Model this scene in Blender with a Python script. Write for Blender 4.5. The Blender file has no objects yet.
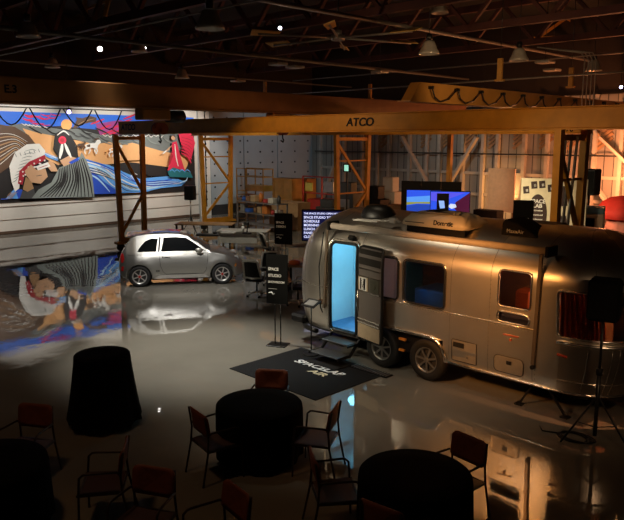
import bpy, bmesh, math, random
from mathutils import Vector, Matrix
random.seed(7)
S = bpy.context.scene
COL = S.collection
PI = math.pi
# ------------------------------------------------------------------ camera
FPX, CAMH, PITCH = 693.0, 4.1, math.atan(121/693.0)
cd = bpy.data.cameras.new('camera'); cam = bpy.data.objects.new('camera', cd); COL.objects.link(cam)
cam.location = (0, 0, CAMH); cam.rotation_euler = (PI/2-PITCH, 0, PI/4)
cd.sensor_width = 36; cd.lens = FPX/624*36; cd.clip_end = 200
S.camera = cam
# ------------------------------------------------------------------ world, exposure
w = bpy.data.worlds.new('world'); S.world = w; w.use_nodes = True
w.node_tree.nodes['Background'].inputs[0].default_value = (.9, .75, .6, 1)
w.node_tree.nodes['Background'].inputs[1].default_value = .0035
S.view_settings.view_transform = 'Standard'; S.view_settings.look = 'None'
S.view_settings.exposure = 0; S.view_settings.gamma = 1; S.view_settings.use_curve_mapping = False

def spot(name, loc, to, watts, ang, col=(1, .93, .82), blend=.5, rad=.12):
    l = bpy.data.lights.new(name, 'SPOT'); l.energy = watts; l.spot_size = math.radians(ang); l.spot_blend = blend
    l.color = col; l.shadow_soft_size = rad
    o = bpy.data.objects.new(name, l); COL.objects.link(o); o.location = loc
    o.rotation_euler = (Vector(to)-Vector(loc)).to_track_quat('-Z', 'Y').to_euler(); return o
def point(name, loc, watts, col, rad=.15):
    l = bpy.data.lights.new(name, 'POINT'); l.energy = watts; l.color = col; l.shadow_soft_size = rad
    o = bpy.data.objects.new(name, l); COL.objects.link(o); o.location = loc; return o
WARM = (1, .84, .64); ORG = (1, .46, .14)
for yy in (8.5, 12.5, 16.5, 20.5):                       # unseen spots added to wash the mural from below the crane girder
    spot('mural_light', (-26.3, yy, 5.7), (-30.6, yy+.2, 3.1), 800, 78, (1, .95, .88), .5)
spot('car_light', (-12.6, 8.2, 7.0), (-16.2, 11.3, .4), 1000, 34, (1, .97, .92), .6)
spot('car_light', (-12.2, 7.2, 4.2), (-16.3, 11.2, .6), 420, 26, (1, .97, .92), .6)  # added low spot, brightens the near side of the car
spot('floor_light', (-15.6, 8.2, 7.2), (-14.9, 9.9, 0), 900, 38, (1, .96, .88), 1, .3)  # added spot, lifts the floor around the car
spot('car_light', (-18.5, 7.2, 7.0), (-16.6, 11.2, .6), 350, 36, (1, .97, .92), .6)
spot('floor_light', (-12.6, 7.4, 7.6), (-10.9, 7.7, 0), 3300, 46, (1, .96, .86), 1, .3)
spot('floor_light', (-8.2, 5.6, 7.8), (-7.3, 7.6, 0), 520, 46, WARM, 1, .3)
spot('floor_light', (-14, 4, 7.8), (-13.5, 7.5, 0), 170, 80, (1, .8, .58), 1, .3)
spot('floor_light', (-6.5, 1.5, 7.0), (-6.5, 4.2, 0), 105, 100, (1, .54, .25), 1, .3)  # unseen weak spot added to lift the foreground floor and chairs
spot('trailer_fill', (-6.6, 2.6, 4.6), (-5.9, 9.6, 1.55), 3100, 26, (1, .38, .08), 1, .3)  # unseen spots added low in front to light and tint the trailer side
spot('trailer_fill', (-3.9, 2.8, 4.4), (-5.3, 9.6, 1.5), 220, 18, (1, .36, .10), 1, .3)
spot('trailer_fill', (-11.5, 3.0, 4.6), (-9.0, 9.6, 1.6), 1700, 26, (1, .86, .62), .9, .3)
spot('trailer_fill', (-6.5, 5.0, 3.6), (-6.6, 9.6, .5), 130, 60, (1, .82, .58), .9, .3)
spot('nose_fill', (.5, 4.5, 4.2), (-3.9, 9.8, .9), 260, 26, (1, .62, .34), 1, .3)  # unseen spot added from the right to brighten the stone guard
spot('legs_fill', (-8.6, 8.4, 5.2), (-6.2, 13.5, 3.2), 150, 36, (1, .8, .5), 1, .2)  # unseen spot added to brighten the right gantry legs and poles
spot('ceiling_fill', (-14, 13, 5.9), (-12.5, 13.5, 8), 26, 130, (1, .72, .5), 1, .2)  # unseen upward spots added to bring out fan, pipes and trusses
spot('ceiling_fill', (-8.5, 19, 5.9), (-8.5, 19.5, 8), 26, 130, (1, .70, .5), 1, .2)
spot('blue_floor_fill', (-9.15, 10.0, .36), (-9.3, 9.65, 0), 10, 110, (.05, .12, 1), .5, .05)  # added spot putting a blue patch on the floor below the trailer tail
spot('roof_light', (-9.5, 9.0, 7.4), (-7.5, 10.4, 2.6), 90, 60, (1, .8, .55), 1, .3)
spot('gantry_fill', (-14, 7.5, 5.6), (-13.5, 13.4, 4.45), 480, 70, (1, .62, .32), .9, .3)  # unseen spots added to brighten the yellow gantry beam
spot('gantry_fill', (-6, 8.0, 5.6), (-7, 13.4, 4.45), 260, 70, (1, .56, .26), .9, .3)
spot('girder_fill', (-7.2, 14.5, 5.0), (-11.4, 18.5, 5.4), 480, 75, (1, .66, .34), .9, .3)  # unseen spot added to brighten the girder with cable loops
spot('desk_fill', (-17.5, 14.4, 6.4), (-18.9, 16.2, .6), 560, 60, (1, .93, .78), .9, .3)  # unseen overhead spot added to brighten the desks and office chairs
spot('panel_fill', (-14.5, 21.5, 3.4), (-16, 26, 2), 300, 50, (1, .68, .40), .9, .2)  # unseen spot added to light the plywood panel from the front
spot('door_wall_light', (-24.5, 24.5, 5.6), (-30.6, 27, 2.4), 330, 85, (.68, .88, 1), .9, .3)
spot('back_wall_light', (-20, 25, 5.4), (-20, 30.6, 2.2), 230, 88, (1, .93, .82), .9, .3)  # unseen spots added below the roof structure to light the back wall
spot('back_wall_light', (-13, 25, 5.4), (-13, 30.6, 2.4), 190, 80, (1, .62, .35), .9, .3)
spot('back_area_light', (-21, 15, 6.2), (-23.5, 20, .5), 700, 80, (1, .88, .66), .9, .3)
spot('poster_fill', (-9.9, 12.3, 3.9), (-8.6, 15.3, 2.3), 900, 60, (1, .80, .5), .9, .1)  # unseen spot added to brighten the poster board
point('warm_work_light', (-17.1, 29.9, 1.5), 150, ORG, .2)
spot('warm_work_light', (-10.9, 18.0, 3.0), (-9.6, 23, 1.5), 620, 100, (1, .34, .14), .6, .25)
point('warm_work_light', (-11.3, 28.6, 2.6), 900, (1, .33, .12), .3)

# ------------------------------------------------------------------ measuring helpers
_s = math.sqrt(.5); _F = Vector((-_s*math.cos(PITCH), _s*math.cos(PITCH), -math.sin(PITCH))); _R = Vector((_s, _s, 0)); _U = _R.cross(_F)
def ray(u, v): return _F+_R*((u-312)/FPX)-_U*((v-260)/FPX)
def atx(u, v, x): r = ray(u, v); return Vector((0, 0, CAMH))+r*(x/r.x)
def aty(u, v, y): r = ray(u, v); return Vector((0, 0, CAMH))+r*(y/r.y)
def atz(u, v, z=0): r = ray(u, v); return Vector((0, 0, CAMH))+r*((z-CAMH)/r.z)

# ------------------------------------------------------------------ materials
MC = {}
def mat(name, col, rough=.5, metal=0, var=.08, scale=8, bump=0, emit=None, es=0, coat=0, aniso=0):
    if name in MC: return MC[name]
    m = bpy.data.materials.new(name); m.use_nodes = True; nt = m.node_tree; b = nt.nodes['Principled BSDF']
    b.inputs['Roughness'].default_value = rough; b.inputs['Metallic'].default_value = metal
    b.inputs['Coat Weight'].default_value = coat
    tc = nt.nodes.new('ShaderNodeTexCoord'); n = nt.nodes.new('ShaderNodeTexNoise'); n.inputs['Scale'].default_value = scale; n.inputs['Detail'].default_value = 5
    nt.links.new(tc.outputs['Object'], n.inputs['Vector'])
    r = nt.nodes.new('ShaderNodeValToRGB'); nt.links.new(n.outputs['Fac'], r.inputs[0])
    r.color_ramp.elements[0].position = .3; r.color_ramp.elements[1].position = .7
    r.color_ramp.elements[0].color = (*[c*(1-var) for c in col], 1); r.color_ramp.elements[1].color = (*[min(1, c*(1+var)) for c in col], 1)
    nt.links.new(r.outputs[0], b.inputs['Base Color'])
    if bump:
        bp = nt.nodes.new('ShaderNodeBump'); bp.inputs['Strength'].default_value = bump; bp.inputs['Distance'].default_value = .02
        nt.links.new(n.outputs['Fac'], bp.inputs['Height']); nt.links.new(bp.outputs[0], b.inputs['Normal'])
    if emit: b.inputs['Emission Color'].default_value = (*emit, 1); b.inputs['Emission Strength'].default_value = es
    MC[name] = m; return m
def floor_mat():
    m = mat('polished_concrete', (.20, .185, .155), .1, 0, .16, .5)
    nt = m.node_tree; b = nt.nodes['Principled BSDF']; tc = nt.nodes.new('ShaderNodeTexCoord')
    n2 = nt.nodes.new('ShaderNodeTexNoise'); n2.inputs['Scale'].default_value = .9; n2.inputs['Detail'].default_value = 6; nt.links.new(tc.outputs['Object'], n2.inputs['Vector'])
    mr = nt.nodes.new('ShaderNodeMapRange'); mr.inputs[1].default_value = .35; mr.inputs[2].default_value = .7; mr.inputs[3].default_value = .012; mr.inputs[4].default_value = .05
    nt.links.new(n2.outputs['Fac'], mr.inputs[0]); nt.links.new(mr.outputs[0], b.inputs['Roughness'])
    n3 = nt.nodes.new('ShaderNodeTexNoise'); n3.inputs['Scale'].default_value = 1.1; n3.inputs['Detail'].default_value = 3; nt.links.new(tc.outputs['Object'], n3.inputs['Vector'])
    bp = nt.nodes.new('ShaderNodeBump'); bp.inputs['Strength'].default_value = .13; bp.inputs['Distance'].default_value = .03
    nt.links.new(n3.outputs['Fac'], bp.inputs['Height']); nt.links.new(bp.outputs[0], b.inputs['Normal'])
    b.inputs['IOR'].default_value = 1.52
    return m
def board_mat(name, c1, c2, step, axis=0, rough=.7):
    m = mat(name, c1, rough); nt = m.node_tree; b = nt.nodes['Principled BSDF']
    tc = nt.nodes.new('ShaderNodeTexCoord'); sp = nt.nodes.new('ShaderNodeSeparateXYZ'); nt.links.new(tc.outputs['Object'], sp.inputs[0])
    ma = nt.nodes.new('ShaderNodeMath'); ma.operation = 'MULTIPLY'; ma.inputs[1].default_value = 1/step; nt.links.new(sp.outputs[axis], ma.inputs[0])
    fr = nt.nodes.new('ShaderNodeMath'); fr.operation = 'FRACT'; nt.links.new(ma.outputs[0], fr.inputs[0])
    fl = nt.nodes.new('ShaderNodeMath'); fl.operation = 'FLOOR'; nt.links.new(ma.outputs[0], fl.inputs[0])
    wn = nt.nodes.new('ShaderNodeTexWhiteNoise'); wn.noise_dimensions = '1D'; nt.links.new(fl.outputs[0], wn.inputs['W'])
    mx = nt.nodes.new('ShaderNodeMixRGB'); mx.inputs[1].default_value = (*c1, 1); mx.inputs[2].default_value = (*c2, 1); nt.links.new(wn.outputs['Value'], mx.inputs[0])
    gt = nt.nodes.new('ShaderNodeMath'); gt.operation = 'GREATER_THAN'; gt.inputs[1].default_value = .1; nt.links.new(fr.outputs[0], gt.inputs[0])
    m2 = nt.nodes.new('ShaderNodeMixRGB'); m2.blend_type = 'MULTIPLY'; m2.inputs[0].default_value = .8; nt.links.new(mx.outputs[0], m2.inputs[1]); nt.links.new(gt.outputs[0], m2.inputs[2])
    nt.links.new(m2.outputs[0], b.inputs['Base Color']); return m
def glass_mat(name, tint, gloss=(1, 1, 1), rough=.03):
    m = bpy.data.materials.new(name); m.use_nodes = True; nt = m.node_tree; nt.nodes.clear()
    o = nt.nodes.new('ShaderNodeOutputMaterial'); t = nt.nodes.new('ShaderNodeBsdfTransparent'); t.inputs[0].default_value = (*tint, 1)
    g = nt.nodes.new('ShaderNodeBsdfGlossy'); g.inputs[0].default_value = (*gloss, 1); g.inputs['Roughness'].default_value = rough
    f = nt.nodes.new('ShaderNodeFresnel'); f.inputs[0].default_value = 1.6; mx = nt.nodes.new('ShaderNodeMixShader')
    nt.links.new(f.outputs[0], mx.inputs[0]); nt.links.new(t.outputs[0], mx.inputs[1]); nt.links.new(g.outputs[0], mx.inputs[2]); nt.links.new(mx.outputs[0], o.inputs[0])
    return m
BLK = mat('black_paint', (.012, .011, .011), .45); BLKM = mat('black_metal', (.02, .019, .018), .35, .4)
RUB = mat('black_rubber', (.009, .0085, .008), .75, bump=.2); CLOTH = mat('black_cloth', (.0025, .0025, .0025), .95, bump=.1, scale=60); CLOTH.node_tree.nodes['Principled BSDF'].inputs['Specular IOR Level'].default_value = .08
YEL = mat('yellow_crane_paint', (.60, .265, .02), .55, 0, .14, 3); YELD = mat('weathered_yellow_paint', (.42, .20, .03), .5, 0, .2, 3)
OCH = mat('brown_orange_girder_paint', (.26, .11, .03), .5, 0, .15, 2)
ALU = mat('polished_aluminium', (.80, .74, .66), .33, 1, .05, 2.5, bump=.08); ALUL = mat('bright_trim_aluminium', (.85, .80, .72), .22, 1)
ALUD = mat('stainless_guard', (.66, .58, .50), .3, 1, .06, 2); CHR = mat('chrome', (.8, .8, .8), .12, 1)
WHT = mat('white_paint', (.72, .70, .66), .6, 0, .04); OFFW = mat('off_white_plastic', (.72, .62, .46), .4, 0, .06, 5)
GRYD = mat('dark_grey_plastic', (.05, .05, .05), .5); STEEL = mat('galvanised_steel', (.35, .34, .33), .4, .8)
WOOD = mat('plain_wood', (.30, .17, .08), .6, 0, .25, 4); WOODL = mat('pale_plywood', (.50, .33, .17), .65, 0, .15, 3)
CHB = mat('brown_leatherette', (.19, .045, .016), .6, 0, .12, 20); CHS = mat('brown_seat_mesh', (.06, .024, .014), .6)
TRUSS = mat('rust_red_truss_paint', (.07, .018, .012), .7, 0, .2, 2); PIPE = mat('grey_pipe', (.22, .2, .18), .5, .3)
RED = mat('red_paint', (.5, .03, .02), .45); BLUEP = mat('blue_plastic', (.03, .12, .5), .4); WTXT = mat('white_lettering', (.8, .79, .76), .6)
WINDK = glass_mat('dark_tinted_glass', (.24, .25, .27)); SMOKE = glass_mat('tinted_window_glass', (.35, .38, .4))

# ------------------------------------------------------------------ mesh builder
class MB:
    def __init__(s): s.v = []; s.f = []; s.m = []; s.sm = []; s.mi = 0; s.smooth = False
    def add(s, vs, fs):
        o = len(s.v); s.v += [tuple(p) for p in vs]
        for f in fs: s.f.append(tuple(i+o for i in f)); s.m.append(s.mi); s.sm.append(s.smooth)
    def box(s, a, b, rot=None, c=None, bev=0):
        """axis box from corner a to b; optional rotation about centre"""
        x0, y0, z0 = a; x1, y1, z1 = b
        ce = Vector(((x0+x1)/2, (y0+y1)/2, (z0+z1)/2)); h = Vector((abs(x1-x0)/2, abs(y1-y0)/2, abs(z1-z0)/2))
        bev = min(bev, min(h)*.9) if bev else 0
        if bev:
            vs = []; fs = []
            # chamfered box: 24 verts
            for sx in (-1, 1):
                for sy in (-1, 1):
                    for sz in (-1, 1):
                        vs += [Vector((sx*h.x, sy*(h.y-bev), sz*(h.z-bev))), Vector((sx*(h.x-bev), sy*h.y, sz*(h.z-bev))), Vector((sx*(h.x-bev), sy*(h.y-bev), sz*h.z))]
            bm = bmesh.new(); [bm.verts.new(p) for p in vs]; r = bmesh.ops.convex_hull(bm, input=bm.verts)
            bm.verts.index_update(); fs = [[q.index for q in f.verts] for f in bm.faces]; vs = [q.co.copy() for q in bm.verts]; bm.free()
        else:
            vs = [Vector((sx*h.x, sy*h.y, sz*h.z)) for sx in (-1, 1) for sy in (-1, 1) for sz in (-1, 1)]
            fs = [(0, 1, 3, 2), (4, 6, 7, 5), (0, 4, 5, 1), (2, 3, 7, 6), (0, 2, 6, 4), (1, 5, 7, 3)]
        if rot is not None: vs = [rot @ p for p in vs]
        s.add([p+ce for p in vs], fs); return s
    def bar(s, p, q, w, h=None, up=(0, 0, 1)):
        h = h or w; p = Vector(p); q = Vector(q); d = (q-p).normalized(); u = Vector(up)
        if abs(d.dot(u)) > .98: u = Vector((1, 0, 0))
        a = d.cross(u).normalized(); b = a.cross(d).normalized()
        vs = [e+a*sa*w/2+b*sb*h/2 for e in (p, q) for sa, sb in ((-1, -1), (1, -1), (1, 1), (-1, 1))]
        s.add(vs, [(0, 3, 2, 1), (4, 5, 6, 7), (0, 1, 5, 4), (1, 2, 6, 5), (2, 3, 7, 6), (3, 0, 4, 7)]); return s
    def tube(s, pts, r, n=8, closed=False):
        pts = [Vector(p) for p in pts]; k = len(pts); vs = []; fs = []; prev = None
        for i, p in enumerate(pts):
            if closed: d = (pts[(i+1) % k]-pts[i-1])
            else: d = pts[min(i+1, k-1)]-pts[max(i-1, 0)]
            d.normalize()
            if prev is None:
                u = Vector((0, 0, 1)) if abs(d.z) < .9 else Vector((1, 0, 0)); a = d.cross(u).normalized()
            else: a = (prev-d*prev.dot(d)).normalized()
            prev = a; b = d.cross(a); rr = r[i] if isinstance(r, (list, tuple)) else r
            vs += [p+a*math.cos(2*PI*j/n)*rr+b*math.sin(2*PI*j/n)*rr for j in range(n)]
        for i in range(k if closed else k-1):
            for j in range(n):
                i2 = (i+1) % k; fs.append((i*n+j, i*n+(j+1) % n, i2*n+(j+1) % n, i2*n+j))
        sm = s.smooth; s.smooth = True; s.add(vs, fs); s.smooth = False
        if not closed: s.add([vs[j] for j in range(n)], [tuple(range(n))[::-1]]); s.add([vs[(k-1)*n+j] for j in range(n)], [tuple(range(n))])
        s.smooth = sm; return s
    def lathe(s, prof, n=24, M=None, rf=None):
        """profile [(r,z)] about z"""
        vs = []; fs = []
        for i, (r, z) in enumerate(prof):
            for j in range(n):
                a = 2*PI*j/n; rr = r*(rf(a, z) if rf else 1); vs.append(Vector((rr*math.cos(a), rr*math.sin(a), z)))
        for i in range(len(prof)-1):
            for j in range(n): fs.append((i*n+j, i*n+(j+1) % n, (i+1)*n+(j+1) % n, (i+1)*n+j))
        if M is not None: vs = [M @ p for p in vs]
        sm = s.smooth; s.smooth = True; s.add(vs, fs); s.smooth = sm; return s
    def cyl(s, c, r, h, n=20, axis='z', r2=None):
        r2 = r if r2 is None else r2
        M = {'z': Matrix.Identity(3), 'x': Matrix.Rotation(PI/2, 3, 'Y'), 'y': Matrix.Rotation(-PI/2, 3, 'X')}[axis]
        vs = [M @ Vector((rr*math.cos(2*PI*j/n), rr*math.sin(2*PI*j/n), z))+Vector(c) for z, rr in ((-h/2, r), (h/2, r2)) for j in range(n)]
        sm = s.smooth; s.smooth = False
        s.add(vs[:n], [tuple(range(n))[::-1]]); s.add(vs[n:], [tuple(range(n))])
        s.smooth = True; s.add(vs, [(j, (j+1) % n, n+(j+1) % n, n+j) for j in range(n)]); s.smooth = sm; return s
    def poly(s, pts): s.add(pts, [tuple(range(len(pts)))]); return s
    def prism(s, pts, ext):
        ext = Vector(ext); n = len(pts); a = [Vector(p) for p in pts]; b = [p+ext for p in a]
        s.add(a+b, [tuple(range(n))[::-1], tuple(range(n, 2*n))]+[(j, (j+1) % n, n+(j+1) % n, n+j) for j in range(n)]); return s
    def grid(s, rows, close=False):
        n = len(rows[0]); vs = [p for r in rows for p in r]; fs = []
        for i in range(len(rows)-1):
            for j in range(n if close else n-1):
                fs.append((i*n+j, i*n+(j+1) % n, (i+1)*n+(j+1) % n, (i+1)*n+j))
        s.add(vs, fs); return s
    def build(s, name, m, parent=None, loc=None, rz=0, fix=True):
        me = bpy.data.meshes.new(name); me.from_pydata(s.v, [], s.f)
        for q in (m if isinstance(m, (list, tuple)) else [m]): me.materials.append(q)
        for i, p in enumerate(me.polygons): p.material_index = s.m[i]; p.use_smooth = s.sm[i]
        if fix:
            bm = bmesh.new(); bm.from_mesh(me); bmesh.ops.remove_doubles(bm, verts=bm.verts, dist=1e-5); bmesh.ops.recalc_face_normals(bm, faces=bm.faces); bm.to_mesh(me); bm.free()
        me.update(); o = bpy.data.objects.new(name, me); COL.objects.link(o)
        if parent is not None: o.parent = parent
        if loc is not None: o.location = loc
        o.rotation_euler.z = rz
        return o
def tag(o, label=None, cat=None, group=None, kind=None):
    if label: o['label'] = label
    if cat: o['category'] = cat
    if group: o['group'] = group
    if kind: o['kind'] = kind
    return o
def thing(name, label, cat, loc=(0, 0, 0), rz=0, group=None, kind=None):
    o = bpy.data.objects.new(name, None); COL.objects.link(o); o.location = loc; o.rotation_euler = (0, 0, rz); o.empty_display_size = .2
    return tag(o, label, cat, group, kind)
def struct(name, mb, m, **k):
    o = mb.build(name, m, **k); o['kind'] = 'structure'; return o
def dup(root, loc, rz, label=None, group=None):
    def cp(o, par):
        c = o.copy(); COL.objects.link(c); c.parent = par
        for h in kids.get(o.name, []): cp(h, c)
        return c
    kids = {}
    for q in list(bpy.data.objects):
        if q.parent: kids.setdefault(q.parent.name, []).append(q)
    r = cp(root, None); r.location = loc; r.rotation_euler = (0, 0, rz)
    if label: r['label'] = label
    if group: r['group'] = group
    return r
def text(body, size, m, parent, loc, rot, name='lettering', bold=False, ext=.003, sx=1, shear=0, align='CENTER'):
    cu = bpy.data.curves.new(name, 'FONT'); cu.body = body; cu.size = size; cu.extrude = ext; cu.align_x = align; cu.align_y = 'CENTER'; cu.shear = shear
    if bold: cu.offset = size*.028
    o = bpy.data.objects.new('tmp', cu); COL.objects.link(o)
    dg = bpy.context.evaluated_depsgraph_get(); me = bpy.data.meshes.new_from_object(o.evaluated_get(dg)); bpy.data.objects.remove(o)
    me.materials.clear(); me.materials.append(m); q = bpy.data.objects.new(name, me); COL.objects.link(q); q.parent = parent
    q.location = loc; q.rotation_euler = rot; q.scale = (sx, 1, 1); return q

# ================================================================== SETTING
X0, Y1, X1, Y0, ZC = -30.6, 30.6, 3.0, -3.0, 9.6
struct('floor', MB().box((X0, Y0, -.1), (X1, Y1, 0)), floor_mat())
UP = mat('shade_dark_upper_wall', (.030, .020, .016), .9)  # shade put into the colour: upper wall darkened to fall to near black
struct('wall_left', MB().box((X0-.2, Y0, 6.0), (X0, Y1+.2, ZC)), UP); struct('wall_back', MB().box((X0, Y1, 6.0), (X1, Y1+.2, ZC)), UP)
struct('wall_left', MB().box((X0-.2, Y0, 0), (X0, 22.0, 6.0)), mat('white_wall_panel', (.66, .62, .55), .6, 0, .04, 1.5))
struct('wall_left', MB().box((X0-.2, 22.0, 0), (X0, Y1+.2, 6.0)), mat('grey_hangar_wall', (.34, .37, .38), .55, 0, .06, 1))
struct('wall_back', MB().box((X0, Y1, 0), (X1, Y1+.2, 6.0)), board_mat('painted_wall_boards', (.34, .31, .27), (.24, .22, .2), .42, 0))
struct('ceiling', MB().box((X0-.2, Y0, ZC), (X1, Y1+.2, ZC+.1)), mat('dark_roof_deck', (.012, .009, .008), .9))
m = MB(); m.box((X0, Y0, .02), (X0+.06, 22, .14)); m.box((X0, Y0, 0.0), (X0+.02, 22, .02)); struct('baseboard_left', m, mat('dark_brown_base', (.09, .05, .03), .6))
m = MB(); m.box((X0, Y0, 1.18), (X0+.03, 22, 1.21)); m.box((X0, Y0, .62), (X0+.025, 22, .635)); struct('trim_1', m, mat('panel_joint_brown', (.18, .12, .08), .6))
struct('trim_2', MB().box((X0, 22.05, 0), (X0+.1, 22.75, 6)), mat('white_wall_panel', (.66, .62, .55)))
struct('trim_3', MB().box((X0, 22.8, 0), (X0+.12, 27.0, .55)), mat('black_kerb', (.02, .02, .02), .6))
# hangar door leaves with bolt dots, on the left wall beyond the mural
def hangar_leaf(i, ya, yb):
    m = MB(); m.box((X0+.02, ya, .05), (X0+.08, yb, 6.0), bev=.01)
    o = struct('door_%d' % i, m, mat('grey_hangar_wall', (.34, .37, .38)))
    b = MB()
    z = .9
    while z < 5.9:
        for yy in (ya+.25, (ya+yb)/2, yb-.25): b.cyl((X0+.09, yy, z), .05, .03, 8, 'x')
        z += .62
    b.build('bolt_row', BLK, o); return o
hangar_leaf(1, 22.8, 25.1); hangar_leaf(2, 25.14, 27.5); hangar_leaf(3, 27.7, 30.4)
m = MB()
for k in range(12): m.cyl((X0+.13, 22.45, .9+k*.42), .045, .05, 8, 'x')
m.box((X0+.1, 22.42, .5), (X0+.12, 22.48, 5.9)); struct('trim_4', m, BLK)
# back wall studs, rails and braces
m = MB(); x = -29.8; k = 0
while x < -2:
    m.box((x, Y1-.22, 0), (x+.16, Y1, 6.0)); x += (1.15, .8, 1.4)[k % 3]; k += 1
struct('trim_5', m, mat('pale_grey_timber', (.42, .38, .33), .65, 0, .12, 3))
m = MB()
for z in (1.3, 2.35, 5.0): m.box((-29.8, Y1-.12, z), (-2, Y1-.01, z+.14))
struct('trim_6', m, mat('pale_grey_timber', ()))
m = MB(); m.tube([(-30, Y1-.32, 3.38), (-2, Y1-.32, 3.38)], .035); m.tube([(-30, Y1-.3, 5.6), (-2, Y1-.3, 5.6)], .05); struct('trim_7', m, BLKM)
m = MB()
for (a, b) in (((402, 137), (428, 184)), ((477, 137), (448, 186)), ((600, 137), (640, 175)), ((595, 185), (622, 225)), ((340, 150), (322, 200)), ((592, 224), (628, 200))):
    m.bar(aty(*a, Y1-.4), aty(*b, Y1-.4), .26, .12)
struct('trim_8', m, mat('pale_grey_timber', ()))
# diagonal sheathing and blanking panels between the studs
m = MB()
x = -26.5; k = 0
while x < -6:
    for j in range(6): m.bar((x+.1, Y1-.05, 4.15+j*.2-.5), (x+.75, Y1-.05, 4.15+j*.2), .04, .12)
    x += 1.35
struct('trim_9', m, WOOD)

# mural
mural = thing('mural', 'long painted mural of riders, horses, mountains and a blue river on the white wall', 'mural', (X0+.035, 14, 1.4))
def mur(u, v, k): p = atx(u, v, X0); return Vector((.01+.003*k, p.y-14, p.z-1.4))
def c1(a, b): return (a/4.33, 90+b/4.33)
def c2(a, b): return (90+a/4.336, 90+b/4.336)
MCOL = dict(black=(.012, .01, .01), sky=(.02, .15, .72), red=(.72, .02, .07), dusk=(.35, .05, .25), sand=(.80, .42, .17), grey=(.16, .18, .17), lg=(.24, .27, .25), brown=(.10, .05, .025),
            tan=(.42, .24, .11), white=(.82, .80, .74), mar=(.40, .015, .03), skin=(.62, .36, .2), blue=(.02, .08, .55), lb=(.12, .38, .85), pale=(.45, .70, .92), teal=(.01, .16, .19), sun=(.85, .40, .12), char=(.07, .07, .07))
MN = list(MCOL); MM = [mat('mural_paint_'+k, MCOL[k], .6, 0, .03) for k in MN]
mm = MB(); kk = [1]
def mp(col, f, pts, k=None):
    mm.mi = MN.index(col); kk[0] += .35
    mm.poly([mur(*(f(*p) if f else p), k or kk[0]) for p in pts])
def ms(col, f, pts, wid):
    mm.mi = MN.index(col); kk[0] += .25; P = [mur(*(f(*p) if f else p), kk[0]) for p in pts]
    Q = []
    for i in range(len(P)-1):        # smooth a little
        for t in (0, .25, .5, .75): Q.append((i, t))
    def cr(i, t):
        p0 = P[max(i-1, 0)]; p1 = P[i]; p2 = P[i+1]; p3 = P[min(i+2, len(P)-1)]
        return .5*((2*p1)+(p2-p0)*t+(2*p0-5*p1+4*p2-p3)*t*t+(3*p1-p0-3*p2+p3)*t**3)
    C = [cr(i, t) for i, t in Q]+[P[-1]]; L = []; R_ = []
    for i, p in enumerate(C):
        d = C[min(i+1, len(C)-1)]-C[max(i-1, 0)]; n = Vector((0, -d.z, d.y)).normalized()*wid/2*(.35+.65*math.sin(PI*min(max(i/(len(C)-1), .08), .92)))
        L.append(p+n); R_.append(p-n)
    mm.grid([L, R_])
def disc(col, f, c, r, n=16):
    mp(col, f, [(c[0]+r*math.cos(2*PI*i/n), c[1]+r*math.sin(2*PI*i/n)) for i in range(n)])
MB().box((-.03, 11.0-14-4, 1.38-1.4), (.008, 21.78-14, 5.19-1.4)).build('panel', mat('mural_paint_black', ()), mural)
mp('sky', None, [(-60, 109), (193, 117.7), (193, 128), (120, 132), (60, 126), (-60, 130)])
mp('dusk', None, [(95, 124), (120, 120), (140, 128), (150, 132), (100, 136)])
mp('grey', c1, [(-200, 200), (0, 160), (90, 145), (140, 150), (200, 160), (270, 172), (330, 168), (433, 195), (470, 190), (520, 200), (620, 205), (700, 192), (790, 190), (800, 250), (740, 275), (600, 250), (433, 255), (330, 215), (230, 195), (0, 200)])
mp('sand', c1, [(95, 165), (160, 185), (240, 200), (330, 218), (410, 235), (470, 225), (520, 240), (570, 228), (690, 262), (800, 285), (825, 290), (800, 345), (700, 330), (560, 312), (433, 325), (340, 300), (250, 325), (200, 300), (150, 250)])
for k in range(16):
    a = random.uniform(110, 240); b = random.uniform(102, 150); ms('red', c1, [(a-22, b-2), (a, b+6), (a+24, b+4)], .05)
for (a, b) in ((420, 140), (450, 165), (470, 185), (560, 118), (540, 140), (505, 160), (500, 185)): ms('red', c1, [(a-30, b+8), (a, b-3), (a+28, b-14)], .09)
disc('sun', c1, (285, 150), 24)
mp('brown', c1, [(312, 165), (330, 130), (325, 118), (355, 122), (385, 112), (415, 120), (412, 138), (380, 142), (350, 150), (325, 166)]); ms('tan', c1, [(335, 150), (365, 135), (405, 125)], .03)
for k in range(7): ms('white', c1, [(90+k*16, 144+k*2), (104+k*16, 152+k*2), (112+k*16, 147+k*3)], .035)
for k in range(9): ms('black', c1, [(120+k*72, 158+(k%3)*6), (150+k*72, 176+(k%2)*10), (178+k*72, 190)], .07)
for k in range(12): ms('white', c1, [(440+k*22, 192+(k%3)*3), (452+k*22, 200+(k%2)*4), (462+k*22, 195)], .04)
for k in range(5): ms('lg', c1, [(420+k*70, 200), (440+k*70, 220+5*(k % 2)), (480+k*70, 236)], .06)
for k in range(4): ms('char', c1, [(300+k*40, 180+k*6), (330+k*40, 200+k*6), (350+k*40, 202+k*6)], .06)
# feathered wing at the left edge
mp('brown', c1, [(-260, 150), (-30, 145), (60, 160), (120, 195), (155, 240), (80, 270), (40, 330), (-60, 400), (-260, 420)])
for k in range(9): ms('tan' if k % 2 else 'white', c1, [(-80, 210+k*20), (0, 190+k*16), (60, 195+k*9), (115-k*6, 225+k*6)], .05 if k % 2 else .022)
mp('blue', c1, [(0, 470), (30, 470), (55, 430), (90, 430), (120, 466), (0, 474)]); mp('lb', c1, [(20, 470), (60, 425), (75, 470)])
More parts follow.
